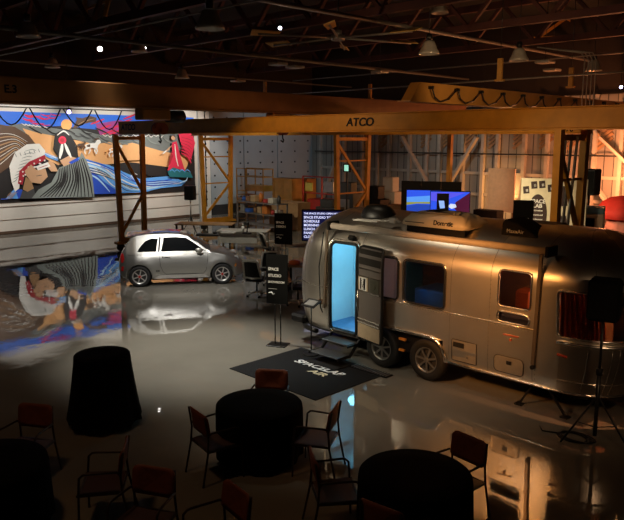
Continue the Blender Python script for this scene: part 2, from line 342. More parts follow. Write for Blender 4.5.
# river
mp('lb', c1, [(150, 255), (240, 290), (340, 290), (433, 318), (470, 325), (520, 350), (600, 385), (660, 378), (730, 372), (800, 398), (780, 415), (690, 425), (620, 442), (520, 446), (440, 400), (380, 390), (300, 330), (200, 290)])
mp('blue', c1, [(330, 335), (390, 345), (450, 400), (520, 447), (440, 450), (400, 450), (380, 400)])
ms('white', c1, [(180, 270), (260, 300), (340, 305), (433, 330), (500, 375), (590, 415), (690, 412), (780, 402)], .06)
ms('pale', c1, [(340, 315), (433, 342), (500, 390), (560, 425), (640, 425), (740, 405)], .14)
ms('blue', c1, [(350, 300), (433, 322), (500, 355), (580, 395), (660, 398), (740, 385)], .08)
ms('white', c1, [(380, 345), (433, 365), (480, 410), (530, 440)], .05); ms('pale', c1, [(370, 360), (420, 385), (470, 440)], .08)
ms('black', c1, [(360, 325), (440, 350), (500, 400), (545, 435), (620, 436)], .035); ms('white', c1, [(560, 372), (600, 402), (660, 408), (700, 398)], .05)
for k in range(4): ms('white', c1, [(560+k*45, 378-k*2), (572+k*45, 362-k*2), (590+k*45, 366)], .035)
for k in range(6): ms('black' if k % 2 else 'white', c1, [(210+k*16, 290+k*5), (300+k*12, 318+k*6), (400+k*14, 335+k*9), (480+k*12, 385+k*5), (560+k*10, 428)], .03)
for k in range(5): ms('pale' if k % 2 else 'blue', c1, [(430+k*20, 330+k*5), (520+k*14, 366+k*7), (610+k*8, 396+k*4), (700+k*6, 392+k*4), (770, 398)], .05)
mp('black', c1, [(600, 348), (650, 336), (760, 352), (820, 362), (800, 385), (720, 372), (640, 372)])
# woman with white headdress
mp('white', c1, [(35, 330), (60, 270), (110, 235), (165, 232), (190, 262), (188, 290), (120, 310), (85, 350), (78, 425), (60, 440), (45, 400)])
for k in range(10): ms('lg', c1, [(48+k*6, 400-k*15), (62+k*8, 392-k*15), (70+k*9, 380-k*13)], .03)
for k in range(6): ms('grey', c1, [(60+k*20, 275-k*4), (66+k*20, 290-k*4)], .03)
mp('mar', c1, [(72, 405), (78, 350), (120, 310), (188, 280), (192, 302), (130, 332), (102, 362), (92, 410)])
for k in range(14): t = k/13; disc('white', c1, (82+t*100+6*math.sin(k*2), 395-80*t**.7-10*(k % 3)), 4, 6)
mp('skin', c1, [(100, 350), (128, 322), (150, 345), (190, 340), (200, 375), (170, 405), (130, 400), (108, 370)])
mp('skin', c1, [(190, 320), (210, 305), (228, 318), (245, 352), (215, 352)]); mp('tan', c1, [(92, 430), (105, 375), (128, 395), (140, 425), (112, 440)])
mp('white', c1, [(148, 330), (200, 312), (212, 330), (158, 348)]); ms('mar', c1, [(160, 338), (200, 324)], .03); ms('char', c1, [(150, 372), (175, 368)], .03)
mp('char', c1, [(78, 470), (90, 435), (112, 440), (140, 425), (150, 470)])
# second rider, striped shirt
mp('lg', c1, [(130, 468), (160, 430), (215, 400), (250, 335), (300, 318), (335, 305), (345, 268), (368, 305), (392, 370), (402, 462)])
for k in range(15):
    t = k/14; ms('black', c1, [(250+t*100, 342-48*t), (238+t*136+4*math.sin(k), 400-22*t), (165+t*228, 462)], .075)
mp('black', c1, [(222, 255), (230, 190), (258, 174), (300, 198), (325, 240), (332, 292), (300, 300), (270, 312), (248, 312), (240, 280)])
mp('skin', c1, [(252, 305), (290, 285), (330, 296), (300, 318), (268, 330)]); mp('blue', c1, [(290, 312), (328, 292), (334, 304), (300, 320)])
ms('white', c1, [(240, 196), (268, 178), (292, 196)], .07); ms('white', c1, [(262, 230), (258, 262), (250, 296)], .16); ms('white', c1, [(272, 230), (285, 262), (300, 292)], .15)
disc('red', c1, (262, 217), 17); disc('mar', c1, (262, 217), 9)
# horses
def horse(cx, cy, s, c, d):
    q = lambda a, b: (cx+a*s, cy+b*s)
    mp(c, None, [q(*p) for p in ((-8, -1), (-3, -3), (3, -3), (6, -7), (9, -7), (10, -4), (7, -1), (6, 3), (0, 2), (-6, 4))])
    for a, b in ((-7, -8), (-4, -2), (4, 6), (6, 3)): ms(c, None, [q(a*.8, 1), q(b, 5), q(a, 9)], .07*s)
    mp(d, None, [q(-6, -1), q(-2, -2), q(-2, 1), q(-5, 1)]); ms(d, None, [q(2, -5), q(5, -8), q(8, -8)], .06*s); ms(d, None, [q(-8, 0), q(-11, 1), q(-12, 4)], .08*s)
horse(90, 146, .9, 'white', 'brown'); horse(113, 150, .75, 'white', 'sun'); horse(79, 145, .5, 'brown', 'char')
for k in range(6): ms('tan', c1, [(20+k*4, 470), (28+k*5, 452), (40+k*6, 440)], .02)
# figure in red with wings, teal rock
mp('red', c2, [(375, 190), (432, 185), (446, 230), (430, 292), (402, 262), (380, 220)])
for k in range(7): ms('red', c2, [(385, 200+k*12), (415, 205+k*14), (440-k*2, 215+k*17)], .1); ms('mar', c2, [(388, 206+k*12), (415, 212+k*14), (436-k*2, 222+k*17)], .03)
mp('red', c2, [(345, 228), (365, 222), (378, 275), (402, 352), (325, 348), (345, 290)]); ms('white', c2, [(357, 235), (363, 290), (372, 330)], .07)
disc('skin', c2, (350, 208), 9); ms('char', c2, [(342, 200), (350, 194), (360, 206)], .09); ms('skin', c2, [(345, 240), (322, 262), (300, 278)], .09); ms('white', c2, [(322, 262), (305, 275)], .07)
mp('mar', c2, [(340, 270), (350, 285), (338, 318), (328, 330)])
mp('teal', c2, [(325, 352), (350, 335), (385, 345), (425, 358), (436, 380), (390, 378), (335, 376)]); ms('pale', c2, [(380, 400), (405, 392), (412, 378)], .07)
for k in range(4): ms('lb', c2, [(335+k*22, 352), (345+k*22, 345), (358+k*22, 356)], .05)
mm.mi = 0
mm.build('painting', MM, mural, fix=False)

# ================================================================== GANTRY CRANES
def bolt_beam(m, xa, xb, y, z0, z1, wd):
    m.box((xa, y-wd/2, z0), (xb, y+wd/2, z1), bev=.015)
    m.box((xa, y-wd/2-.05, z0-.03), (xb, y+wd/2+.05, z0))          # bottom flange
    m.box((xa, y-wd/2-.03, z1), (xb, y+wd/2+.03, z1+.02))
def gantry(x_legs, y, zb, zt, xa, xb, label, spread, mt, side_labels, texts, hoist=None):
    g = thing('gantry_crane', label, 'crane', ((xa+xb)/2, y, 0), group='yellow gantry cranes'); ox = (xa+xb)/2
    m = MB(); bolt_beam(m, xa-ox, xb-ox, 0, zb, zt, .3); m.build('beam', mt, g)
    for k, (x, sp) in enumerate(zip(x_legs, spread)):
        lx = x-ox; top = zb-.03
        for s_ in (-1, 1):
            m = MB(); m.bar((lx, s_*sp*.88/2, .35), (lx, s_*sp/2, top), .14, .17, up=(0, 1, 0)); m.box((lx-.1, s_*sp*.88/2-.1, .33), (lx+.1, s_*sp*.88/2+.1, .36)); m.build('leg', mt, g)
        m = MB(); h = sp*.44
        m.bar((lx, -h, .42), (lx, h, .42), .12, .16); m.box((lx-.12, -h-.25, .26), (lx+.12, h+.25, .36), bev=.01); m.build('end_truck', mt, g)
        m = MB(); m.bar((lx, -h*1.05, top-.15), (lx, h*1.05, top-.15), .07, .12); m.bar((lx, -h, 2.1), (lx, h, 2.1), .05); m.bar((lx, -h, 3.3), (lx, h, 3.3), .05)
        m.bar((lx, -h, 3.9), (lx, h, 2.15), .07, .1); m.bar((lx, h, 2.05), (lx, -h, .6), .07, .1); m.build('brace', mt, g)
        for s_ in (-1, 1):
            m = MB(); m.cyl((lx, s_*(h+.05), .15), .15, .09, 20, 'x'); m.build('wheel', RUB, g)
    for (t, x, z, sz) in texts: text(t, sz, BLK, g, (x-ox, -.162, z), (PI/2, 0, 0), bold=True, sx=1.15, shear=.12)
    return g
gantry((-23.0, -6.2), 13.5, 4.31, 4.71, -23.45, -2.5, 'long yellow gantry crane beam across the hall directly behind the silver trailer', (1.1, 1.15), YEL, None, [('ATCO', -11.65, 4.51, .28), ('ATCO', -22.75, 4.51, .3)])
gantry((-25.8, -17.45), 19.6, 4.28, 4.60, -27.5, -8.5, 'second yellow gantry crane standing farther back behind the first one', (1.7, 1.8), YEL, None, [('270', -9.1, 4.37, .2)])
# crane girders overhead, running towards the back wall
gd = thing('crane_girder', 'dull brown overhead crane girder crossing above the mural end of the hall', 'crane girder', (-16, 14, 4.9), group='overhead crane girders')
m = MB(); m.box((-.2, -11.0, 0), (.2, 10.6, .56), bev=.02); m.box((-.26, -11.0, -.03), (.26, 10.6, 0)); m.build('girder_box', OCH, gd)
text('E.3', .24, BLK, gd, (.205, -7.6, .28), (PI/2, 0, PI/2), bold=True)
gd2 = thing('crane_girder', 'orange-brown overhead girder with hanging cable loops at the upper right', 'crane girder', (-11.5, 21, 5.12), group='overhead crane girders')
m = MB(); m.prism([(-.16, -6.0, -.02), (-.16, 9.3, -.02), (-.16, 9.3, .44), (-.16, -5.6, .47)], (.32, 0, 0)); m.box((-.22, -6.1, -.05), (.22, 9.3, -.02)); m.build('girder_box', mat('orange_girder_paint', (.36, .16, .03), .45, 0, .15, 2), gd2)
for k in range(11):
    m = MB(); y = -5.2+k*1.25; m.tube([(.26, y, .34), (.26, y+.12, .1), (.26, y+.4, -.02), (.26, y+.8, .06), (.26, y+1.2, .34)], .022, 6); m.box((.16, y-.04, .30), (.30, y+.04, .38)); m.build('cable_loop', BLKM, gd2)
# festoon loops hanging on the mural wall
cb = thing('festoon_cable', 'black cable hanging in loops above the mural', 'cable', (-22.9, 8.6, 4.75))
m = MB()
for k in range(6):
    y = -2.2+k*1.15; m.tube([(0, y+1.05*t/8, .35-(.55+.12*(k % 2))*math.sin(PI*t/8)) for t in range(9)], .022, 6)
m.build('cable', BLKM, cb); m = MB(); m.tube([(0, -2.6, .36), (0, 5.4, .36)], .02, 6); m.build('track', BLKM, cb)
# hoists riding on the girder
def hoist(loc, label, s=1):
    t = thing('chain_hoist', label, 'hoist', loc, group='chain hoists on the girders')
    m = MB(); m.box((-.2, -.5*s, -.28), (.2, .35*s, .0), bev=.03); m.build('trolley', mat('hoist_orange', (.38, .17, .03), .5), t)
    m = MB(); m.cyl((0, .6*s, -.17), .16, .5*s, 16, 'y'); m.build('motor', BLKM, t)
    m = MB(); m.cyl((0, .02, -.5), .15, .06, 20, 'x'); m.cyl((0, .22, -.5), .15, .06, 20, 'x'); m.box((-.06, -.02, -.5), (.06, .26, -.34)); m.build('hook_block', mat('rusty_red', (.2, .04, .02), .5), t)
    m = MB(); m.tube([(0, .12, -.6), (0, .12, -.74), (.05, .12, -.8), (.02, .12, -.86), (-.06, .12, -.82)], .022, 6); m.build('hook', BLKM, t)
hoist((-16, 10.2, 4.865), 'chain hoist with paired sheaves hanging over the mural end of the beam', 1)
hoist((-16, 14.6, 4.865), 'dark chain hoist hanging from the girder above the middle of the hall', .8)

# ================================================================== CEILING
tr0 = thing('roof_truss', 'nearest dark rust-red roof truss, at the very top of the photo', 'truss', (-14, 2, 7.7), group='roof trusses')
m = MB(); m.bar((-16, 0, 1.5), (12, 0, 1.5), .22, .26); m.build('top_chord', TRUSS, tr0)
m = MB(); m.bar((-16, 0, 0), (12, 0, 0), .2, .22); m.build('bottom_chord', TRUSS, tr0)
m = MB(); x = -16
while x < 12: m.bar((x, 0, 0), (x+1.4, 0, 1.5), .12); m.bar((x+1.4, 0, 1.5), (x+2.8, 0, 0), .12); x += 2.8
m.build('web', TRUSS, tr0)
for y, l in ((7.0, 'second roof truss from the camera, above the upper pipes'), (11.5, 'third roof truss from the camera, crossing beside the fan'), (16, 'fourth roof truss from the camera, beyond the fan'), (20.5, 'fifth roof truss from the camera, next to last'), (25, 'farthest roof truss, closest to the back wall')): dup(tr0, (-14, y, 7.7), 0, l)
def along_pipe(u, v, z, r, label, m_=None):
    p = atz(u, v, z); o = MB().tube([(0, -p.y-2, 0), (0, 30.3-p.y, 0)], r, 8).build('ceiling_pipe', m_ or PIPE, None, p); tag(o, label, 'pipe', 'pipes under the roof')
along_pipe(0, 28, 7.0, .05, 'thick pale pipe running under the roof from the left edge, nearest the camera'); along_pipe(0, 60, 7.0, .035, 'thin pipe running under the roof just above the brown girder')
along_pipe(300, 7, 7.4, .06, 'grey pipe under the roof at the upper middle, above the fan'); along_pipe(300, 60, 7.2, .05, 'middle grey pipe under the roof beyond the fan')
def cross_pipe(u, v, z, r, x0, x1, label):
    p = atz(u, v, z); tag(MB().tube([(x0-p.x, 0, 0), (x1-p.x, 0, 0)], r, 8).build('ceiling_pipe', PIPE, None, p), label, 'pipe', 'pipes under the roof')
cross_pipe(100, 34, 7.15, .025, -30, 2, 'thin rod crossing under the roof above the bright spotlight'); cross_pipe(560, 58, 7.2, .03, -28, 2, 'thin pipe crossing under the roof at the right')
cross_pipe(380, 88, 6.2, .03, -29, -5, 'low thin rail crossing above the girder beside the yellow brackets')
# yellow hangers
for k, (u, v, l) in enumerate(((265, 90, 'yellow hanger bracket above the middle of the girder'), (370, 92, 'yellow hanger bracket between the two crane girders'), (500, 70, 'yellow hanger bracket above the looped cable girder'), (571, 78, 'yellow hanger bracket at the right near the conduit bundle'))):
    p = atz(u, v, 6.2); m = MB(); m.box((-.08, -.05, -.3), (.08, .05, .35), bev=.01); m.box((-.14, -.08, -.34), (.14, .08, -.28)); hb = tag(m.build('hanger_bracket', YELD, None, p), l, 'bracket', 'yellow hangers'); MB().tube([(0, 0, .35), (0, 0, ZC-6.2)], .012, 6).build('hanger_rod', BLKM, hb)
# yellow X-braced frame at upper right
xb = thing('brace_frame', 'yellow steel frame with crossed braces high at the upper right', 'truss', atz(566, 36, 8.6))
m = MB(); m.bar((-1.2, -.9, -.1), (1.6, 1.2, .0), .14, .16); m.build('rail', YELD, xb)
m = MB(); m.bar((-.9, -.65, 0), (.5, .4, 1.25), .13); m.bar((.8, .6, 0), (-.5, -.4, 1.25), .13); m.build('cross_brace', YELD, xb)
xb2 = thing('brace_frame', 'yellow steel bracing high at the upper left corner', 'truss', atz(97, 16, 8.8))
m = MB(); m.bar((-.35, -.3, 0), (-.35, -.3, 1), .14); m.bar((.25, .2, 0), (.45, .4, 1), .14); m.bar((-.35, -.3, .25), (.45, .4, .6), .08); m.build('cross_brace', YELD, xb2)
# conduit bundle
t = thing('conduit_bundle', 'bundle of thin conduits dropping from the roof at the upper right', 'conduit', atz(585, 56, 6.8))
for k in range(4): MB().tube([(-1.2, -1.0+k*.05, .3), (-.1+k*.1, -.05+k*.06, .1), (k*.1, k*.07, -.15), (k*.1, k*.07, -1.6)], .022, 6).build('conduit', PIPE, t)
# bay lamps
def bay(u, v, z, r, label, first=None):
    p = atz(u, v, z)
    t = thing('bay_lamp', label, 'lamp', p, group='unlit high bay lamps')
    m = MB(); m.smooth = True; m.lathe([(.03, .22), (.15, .20), (.19, .12), (.25, -.04), (.30, -.12), (.32, -.19), (.30, -.19), (.24, -.04), (.12, .1)], 24); m.build('shade', mat('ribbed_lamp_glass', (.5, .46, .40), .25, .3), t)
    m = MB(); m.cyl((0, 0, .32), .09, .18, 16); m.build('ballast', BLKM, t)
    m = MB(); m.cyl((0, 0, .0), .06, .16, 10); m.build('bulb', WHT, t)
    MB().tube([(0, 0, .4), (0, 0, ZC-z)], .012, 6).build('cord', BLKM, t); return t
b0 = bay(210, 20, 6.6, .3, 'unlit bay lamp at the upper left, left of the fan, nearest and largest'); bay(429, 48, 6.8, .3, 'unlit bay lamp hanging beside the pipe right of the fan', b0)
bay(519, 55, 6.8, .3, 'pale unlit bay lamp hanging on a long cord at the upper right', b0); bay(594, 66, 6.9, .3, 'unlit bay lamp at the far right among the conduits', b0)
bay(139, 47, 7.6, .3, 'small bay lamp along the pale pipe right of the bright spotlight', b0); bay(52, 63, 7.2, .3, 'small bay lamp above the girder at the left', b0)
bay(182, 74, 6.9, .3, 'small bay lamp just above the brown girder, left of centre', b0); bay(440, 8, 8.8, .3, 'small bay lamp at the top edge above the fan', b0); bay(28, 30, 7.0, .3, 'small bay lamp on the pale pipe in the upper left corner', b0)
for k, (u, v) in enumerate(((278, 64), (295, 67), (380, 72), (238, 81), (545, 62), (552, 70))):
    p = atz(u, v, 6.9); fx = MB().box((-.28, -.28, -.05), (.28, .28, .05), bev=.02).build('light_fixture', mat('ribbed_lamp_glass', ()), None, p); MB().tube([(0, 0, .05), (0, 0, ZC-6.9)], .01, 6).build('hanger_rod', BLKM, fx); tag(fx, ('flat unlit light fixture hung under the middle pipe', 'flat unlit fixture beside the fixture under the middle pipe', 'flat unlit fixture under the pipe right below the fan', 'flat unlit fixture above the left girder end', 'upper pale light fixture right of the hanging bay lamp', 'lower pale light fixture right of the hanging bay lamp')[k], 'light fixture', 'flat fixtures under the roof')
# stage spotlights
def stage(u, v, z, em, es, label, s=1, top=ZC):
    p = atz(u, v, z); t = thing('stage_light', label, 'lamp', p, group='stage spotlights'); R = (Vector((0, 0, CAMH))-p+Vector((0, 0, 0))).to_track_quat('Z', 'Y').to_matrix()
    m = MB(); m.smooth = True; m.lathe([(0, -.3*s), (.1*s, -.28*s), (.13*s, 0), (.14*s, .16*s), (.125*s, .16*s), (.12*s, 0)], 20, R); m.build('can', BLKM, t)
    m = MB(); m.lathe([(0.001, .0), (.12*s, .0)], 20, R); m.build('lens', mat('lit_lens_%d' % int(u), (.9, .9, .9), .4, emit=em, es=es), t)
    MB().tube([(-.1*s, -.1*s, 0), (-.1*s, -.1*s, .22*s), (.1*s, .1*s, .22*s), (.1*s, .1*s, 0)], .012, 6).build('yoke', BLKM, t); MB().tube([(0, 0, .22*s), (0, 0, top-z)], .012, 6).build('clamp', BLKM, t)
stage(100, 49, 6.9, (1, .93, .88), 9, 'brightly lit stage spotlight under the pipe at the upper left', .65); stage(280, 28, 7.6, (.75, .78, 1), 16, 'small bluish lit spotlight left of the fan', .45)
stage(69, 112, 4.9, (.55, .45, 1), 6, 'small violet-tinted spotlight hanging over the mural', .5); stage(145, 48, 7.7, (1, .95, .9), 14, 'tiny lit spotlight right of the bright one', .4); stage(621, 87, 5.9, (.5, .5, 1), 20, 'small blue lit spotlight at the right edge', .4)
# ceiling fan
fn = thing('ceiling_fan', 'huge ceiling fan with long rods and yellow-tipped blades', 'fan', atz(338, 38, 7.3)+Vector((0, 0, 0)))
m = MB(); m.cyl((0, 0, 0), .22, .16, 20); m.cyl((0, 0, .14), .12, .2, 16); m.build('hub', STEEL, fn); MB().tube([(0, 0, .2), (0, 0, ZC-7.3)], .03).build('downrod', BLKM, fn)
for k in range(6):
    a = PI/4+.40+k*PI/3; d = Vector((math.cos(a), math.sin(a), 0)); n = Vector((-d.y, d.x, .35)).normalized()
    m = MB(); m.tube([d*.2, d*2.7+Vector((0, 0, -.03))], .035, 6); b = m.build('blade_arm', PIPE, fn)
    m = MB(); m.prism([d*2.0-n*.13, d*2.9-n*.17, d*2.95+n*.17, d*2.0+n*.13], (0, 0, .03)); m.build('blade', mat('fan_blade_yellow', (.62, .38, .10), .5), fn)

# ================================================================== TRAVEL TRAILER
TX, TY = -6.55, 10.6
T = thing('travel_trailer', 'polished silver rounded travel trailer with open door and cyan-lit inside', 'trailer', (TX, TY, 0))
LR, LF, W0, XR, XF = 3.73, 3.30, 1.22, -2.45, 1.95
ZB, ZT = .42, 2.74
def t_ie(z):
    i = 0 if z < 2.0 else W0*(1-math.sqrt(max(0, 1-((z-2.0)/.74)**2)))
    if z > 1.2: e = 1.35*(1-math.sqrt(max(0, 1-((z-1.2)/1.6)**2)))
    else: e = .22*((1.2-z)/.78)**2
    if z < .7: i = .05*((.7-z)/.28)**2
    return i, e
zs = sorted([ZB, .46, .5, .60, .70, .80, .92, 1.05, 1.2, 1.28, 1.34, 1.50, 1.58, 1.75, 1.96, 2.06, 2.14, 2.2, 2.3, 2.4, 2.5, 2.58, 2.64, 2.69, 2.72, 2.735, 2.74])
near = [XR, -2.32, -2.0, -1.66, -1.50, -1.30, -.72, -.58, -.2, .24, .55, .85, 1.22, 1.5, 1.76, XF]
NC = 26
# column list: ('n', x) near side, ('f', angle) front cap, ('s', x) far side, ('r', angle) rear cap
cols = [('n', x) for x in near]+[('f', -PI/2+PI*k/NC) for k in range(1, NC)]+[('s', x) for x in (XF, 1.2, .4, -.6, -1.6, XR)]+[('r', PI/2+PI*k/NC) for k in range(1, NC)]
def tp(c, z, off=0):
    i, e = t_ie(z); W = max(W0-i, 0.0)+off; k, t = c
    if k == 'n': return Vector((t, -W, z))
    if k == 's': return Vector((t, W, z))
    n = 2/2.5; cs, sn = math.cos(t), math.sin(t)
    cap = (LF-e-XF if k == 'f' else LR-e-XR*-1)+off
    x0 = XF if k == 'f' else XR
    return Vector((x0+math.copysign(abs(cs)**n*cap, cs), math.copysign(abs(sn)**n*W, sn), z))
def ptn(x, z, off=0): return tp(('n', x), z, off)
HOLES = [(-2.32, -1.66, .5, 2.2), (-1.30, -.72, 1.34, 2.06), (-.58, .24, 1.34, 2.06), (1.22, 1.76, 1.58, 2.14), (1.22, 1.76, 1.34, 1.50), (-1.5, .24, ZB, .80)]
m = MB(); m.smooth = True; NCOL = len(cols)
for z in zs: m.v += [tuple(tp(c, z)) for c in cols]
def capidx(lo, hi): return [j for j, c in enumerate(cols) if c[0] == 'f' and lo <= c[1] <= hi]
fw = [j for j, c in enumerate(cols) if c[0] == 'f']
wrapA = (fw[0], fw[7]); wrapB = (fw[8], fw[16]); wz = (1.28, 1.96)
for a in range(len(zs)-1):
    for j in range(NCOL):
        j2 = (j+1) % NCOL; z0, z1 = zs[a], zs[a+1]; hole = False
        if cols[j][0] == 'n' and cols[j2][0] == 'n':
            for h in HOLES:
                if cols[j][1] >= h[0]-1e-4 and cols[j2][1] <= h[1]+1e-4 and z0 >= h[2]-1e-4 and z1 <= h[3]+1e-4: hole = True
        for wa, wb in (wrapA, wrapB):
            if wa <= j < wb and z0 >= wz[0]-1e-4 and z1 <= wz[1]+1e-4: hole = True
        if not hole: m.f.append((a*NCOL+j, a*NCOL+j2, (a+1)*NCOL+j2, (a+1)*NCOL+j)); m.m.append(0); m.sm.append(True)
m.build('body_shell', ALU, T)
m = MB(); m.box((-2.9, -1.0, .36), (2.6, 1.0, .44)); m.box((-3.3, -.7, .34), (3.0, .7, .43)); m.box((-1.45, -.85, .30), (.2, .85, .40)); m.build('underframe', BLK, T)
def rrect(x0, x1, z0, z1, r, n=5):
    P = []
    for cx, cz, a0 in ((x1-r, z1-r, 0), (x0+r, z1-r, PI/2), (x0+r, z0+r, PI), (x1-r, z0+r, 3*PI/2)):
        for k in range(n+1): a = a0+PI/2*k/n; P.append((cx+r*math.cos(a), cz+r*math.sin(a)))
    D = []
    for i, p in enumerate(P):
        q = P[(i+1) % len(P)]; L = math.hypot(q[0]-p[0], q[1]-p[1]); k = max(1, int(L/.2))
        D += [(p[0]+(q[0]-p[0])*t/k, p[1]+(q[1]-p[1])*t/k) for t in range(k)]
    return D
def pane(x0, x1, z0, z1, m_, parent, name='pane', off=-.012):
    m = MB(); m.smooth = True; nx, nz = 4, 5; m.grid([[ptn(x0+(x1-x0)*i/nx, z0+(z1-z0)*j/nz, off) for i in range(nx+1)] for j in range(nz+1)]); return m.build(name, m_, parent)
for (x0, x1, z0, z1, lb) in ((-1.30, -.72, 1.34, 2.06, 'narrow window half hidden by the open door'), (-.58, .24, 1.34, 2.06, 'wide window in the middle of the side'), (1.22, 1.76, 1.58, 2.14, 'squarish window near the front'), (1.22, 1.76, 1.34, 1.50, 'long oval window below the squarish one')):
    r = .075 if z1-z0 > .3 else .078
    m = MB(); m.tube([ptn(x, z, .006) for x, z in rrect(x0, x1, z0, z1, r)], .017, 8, True)
    f = m.build('window_frame', ALUL if x1 > 1 else BLKM, T); f['label'] = lb
    pane(x0, x1, z0, z1, WINDK, f)
    if x1 < 1:
        m = MB(); m.tube([ptn(x, z, .012) for x, z in rrect(x0-.03, x1+.03, z0-.03, z1+.03, r+.03)], .01, 6, True); m.build('trim_ring', ALUL, f)
# wraparound front windows, their curtains
def cpt(j, z, off=0):
    j0 = int(math.floor(j)); fr = j-j0; return tp(cols[j0 % NCOL], z, off).lerp(tp(cols[(j0+1) % NCOL], z, off), fr)
for wa, wb, lb in ((wrapA[0], wrapA[1], 'curved corner window'), (wrapB[0], wrapB[1], 'front window')):
    L = 1.0*(wb-wa)/ (wb-wa)
    pts = []
    for sx, sz in rrect(0, 1.35, 0, wz[1]-wz[0], .08): pts.append(cpt(wa+(wb-wa)*sx/1.35, wz[0]+sz, .008))
    m = MB(); m.tube(pts, .022, 8, True); f = m.build('window_frame', ALUL, T); f['label'] = lb
    m = MB(); m.smooth = True; m.grid([[cpt(wa+(wb-wa)*i/14, wz[0]+(wz[1]-wz[0])*k/6, -.012) for i in range(15)] for k in range(7)]); m.build('pane', WINDK, f)
    m = MB(); m.smooth = True
    m.grid([[cpt(wa+(wb-wa)*(i/70)*.62, wz[0]-.05+(wz[1]-wz[0]+.1)*k/4, -.1+.03*math.sin(i*.9)) for i in range(71)] for k in range(5)]); m.build('curtain', mat('rust_curtain', (.55, .13, .05), .8), f)
# belt trims, skirt, seams
def rail(z, r, m_, name, off=.004, c0=0, c1=None, squash=None):
    pts = [tp(c, z, off) for c in cols]; m = MB(); m.tube(pts, r, 6, True); return m.build(name, m_, T)
m = MB()
zz = 1.30
pts = [tp(cols[j % NCOL], zz, .004) for j in range(near.index(-.58) if False else 0, fw[1])]
seg1 = [ptn(x, 1.30, .004) for x in (-1.6, -1.3, -.9, -.4, 0, .5, 1, 1.5, 1.9)]; m.tube(seg1, .009, 6); m.build('belt_trim', ALUL, T)
m = MB(); m.tube([tp(cols[j % NCOL], 1.30, .004) for j in range(fw[-1]+6, NCOL)]+[ptn(x, 1.30, .004) for x in (XR, -2.38)], .009, 6); m.build('belt_trim', ALUL, T)
m = MB(); m.tube([tp(cols[j], 1.20, .012) for j in range(fw[0], fw[-1])], .032, 8); m.build('belt_trim', ALUL, T)
m = MB(); m.tube([ptn(x, .45, .012) for x in (.34, .8, 1.3, XF)]+[tp(cols[j], .45, .012) for j in range(fw[0], fw[-1])], .022, 6); m.build('skirt_trim', ALUL, T)
m = MB(); m.tube([tp(cols[j % NCOL], .45, .012) for j in range(fw[-1]+6, NCOL)]+[ptn(x, .45, .012) for x in (XR, -1.9, -1.6)], .022, 6); m.build('skirt_trim', BLKM, T)
SEAM = mat('seam_grey', (.3, .27, .24), .4, .8)
for x in (-2.42, -1.58, .36, 1.08, 1.84): MB().tube([ptn(x, z, .001) for z in zs if z > (.85 if -1.6 < x < .3 else .46) and z < 2.7], .0035, 4).build('panel_seam', SEAM, T)
for j in [fw[4], fw[9], fw[13], fw[17], NCOL-4, NCOL-9]: MB().tube([tp(cols[j], z, .001) for z in zs if z > 2.0 or j > fw[-1]], .004, 4).build('panel_seam', SEAM, T)
m = MB()
for x in (-2.44, -1.56, 1.06, 1.86):
    z = .55
    while z < 2.45: m.cyl(ptn(x+.025, z, .002), .006, .005, 6, 'y'); z += .07
for k in range(60):
    x = -1.5+k*.055
    m.cyl(ptn(x, 1.34 if x > -.6 and False else 1.265, .002), .005, .005, 6, 'y')
r_ = m.build('rivets', ALUL, T); r_['kind'] = 'stuff'
# stone guards at the lower front
m = MB(); m.smooth = True
jA, jB = fw[0]+.3, fw[13]
m.grid([[cpt(jA+(jB-jA)*i/26, .47+(1.17-.47)*k/6, .02) for i in range(27)] for k in range(7)]); sg = m.build('stone_guard', ALUD, T)
m = MB()
for t in (.18, .36, .42, .62, .68, .85): m.tube([cpt(jA+(jB-jA)*t, .47+.7*k/5, .022) for k in range(6)], .006, 5)
m.tube([cpt(jA+(jB-jA)*i/20, .64, .022) for i in range(21)], .007, 5); m.build('guard_rib', ALUL, sg)
# wheel arch
m = MB(); P = [(-1.56, .50), (-1.50, .66), (-1.38, .77), (-1.2, .815), (0.0, .815), (.14, .78), (.24, .68), (.31, .50)]
m.tube([ptn(x, z, .02) for x, z in P], .03, 8); m.build('wheel_arch', ALUL, T)
m = MB(); m.box((-1.5, -1.05, .40), (.24, -.55, .84)); m.v = m.v; m.build('wheel_well', BLK, T)
def wheel(name, parent, c, r, wd, m_rim, spokes, rr, fr=.0, ax='y'):
    """wheel with axis y, outer face towards -y"""
    t = MB(); M = Matrix.Rotation(PI/2, 3, 'X')
    t.smooth = True; prof = [(rr, -wd/2), (r*.94, -wd/2), (r, -wd*.36), (r, wd*.36), (r*.94, wd/2), (rr, wd/2), (rr*.97, wd*.3), (rr*.97, -wd*.3), (rr, -wd/2)]
    t.lathe([(a, b) for a, b in prof], 36, M); t.v = [(x+c[0], y+c[1], z+c[2]) for x, y, z in t.v]; o = t.build('tire', RUB, parent)
    q = MB(); q.smooth = True; q.lathe([(rr, wd*.5), (rr*.93, wd*.5), (rr*.86, wd*.34), (rr*.86, -wd*.3)], 36, M); q.lathe([(rr*.2, wd*.34), (rr*.2, wd*.42), (rr*.12, wd*.45), (.001, wd*.45)], 16, M); q.smooth = False
    for k in range(spokes):
        a = 2*PI*k/spokes+.3; d = Vector((math.cos(a), 0, math.sin(a))); q.bar(d*rr*.12+Vector((0, -wd*.40, 0)), d*rr*.9+Vector((0, -wd*.42, 0)), rr*.15, wd*.08, up=(0, 1, 0))
    q.v = [(x+c[0], y+c[1], z+c[2]) for x, y, z in q.v]; q.build('rim', m_rim, o)
    d = MB(); d.cyl((c[0], c[1]+wd*.02, c[2]), rr*.86, wd*.3, 24, 'y'); d.build('brake_disc', mat('dark_hub', (.03, .028, .026), .6), o); return o
RIM = mat('grey_alloy_rim', (.42, .40, .37), .35, .9)
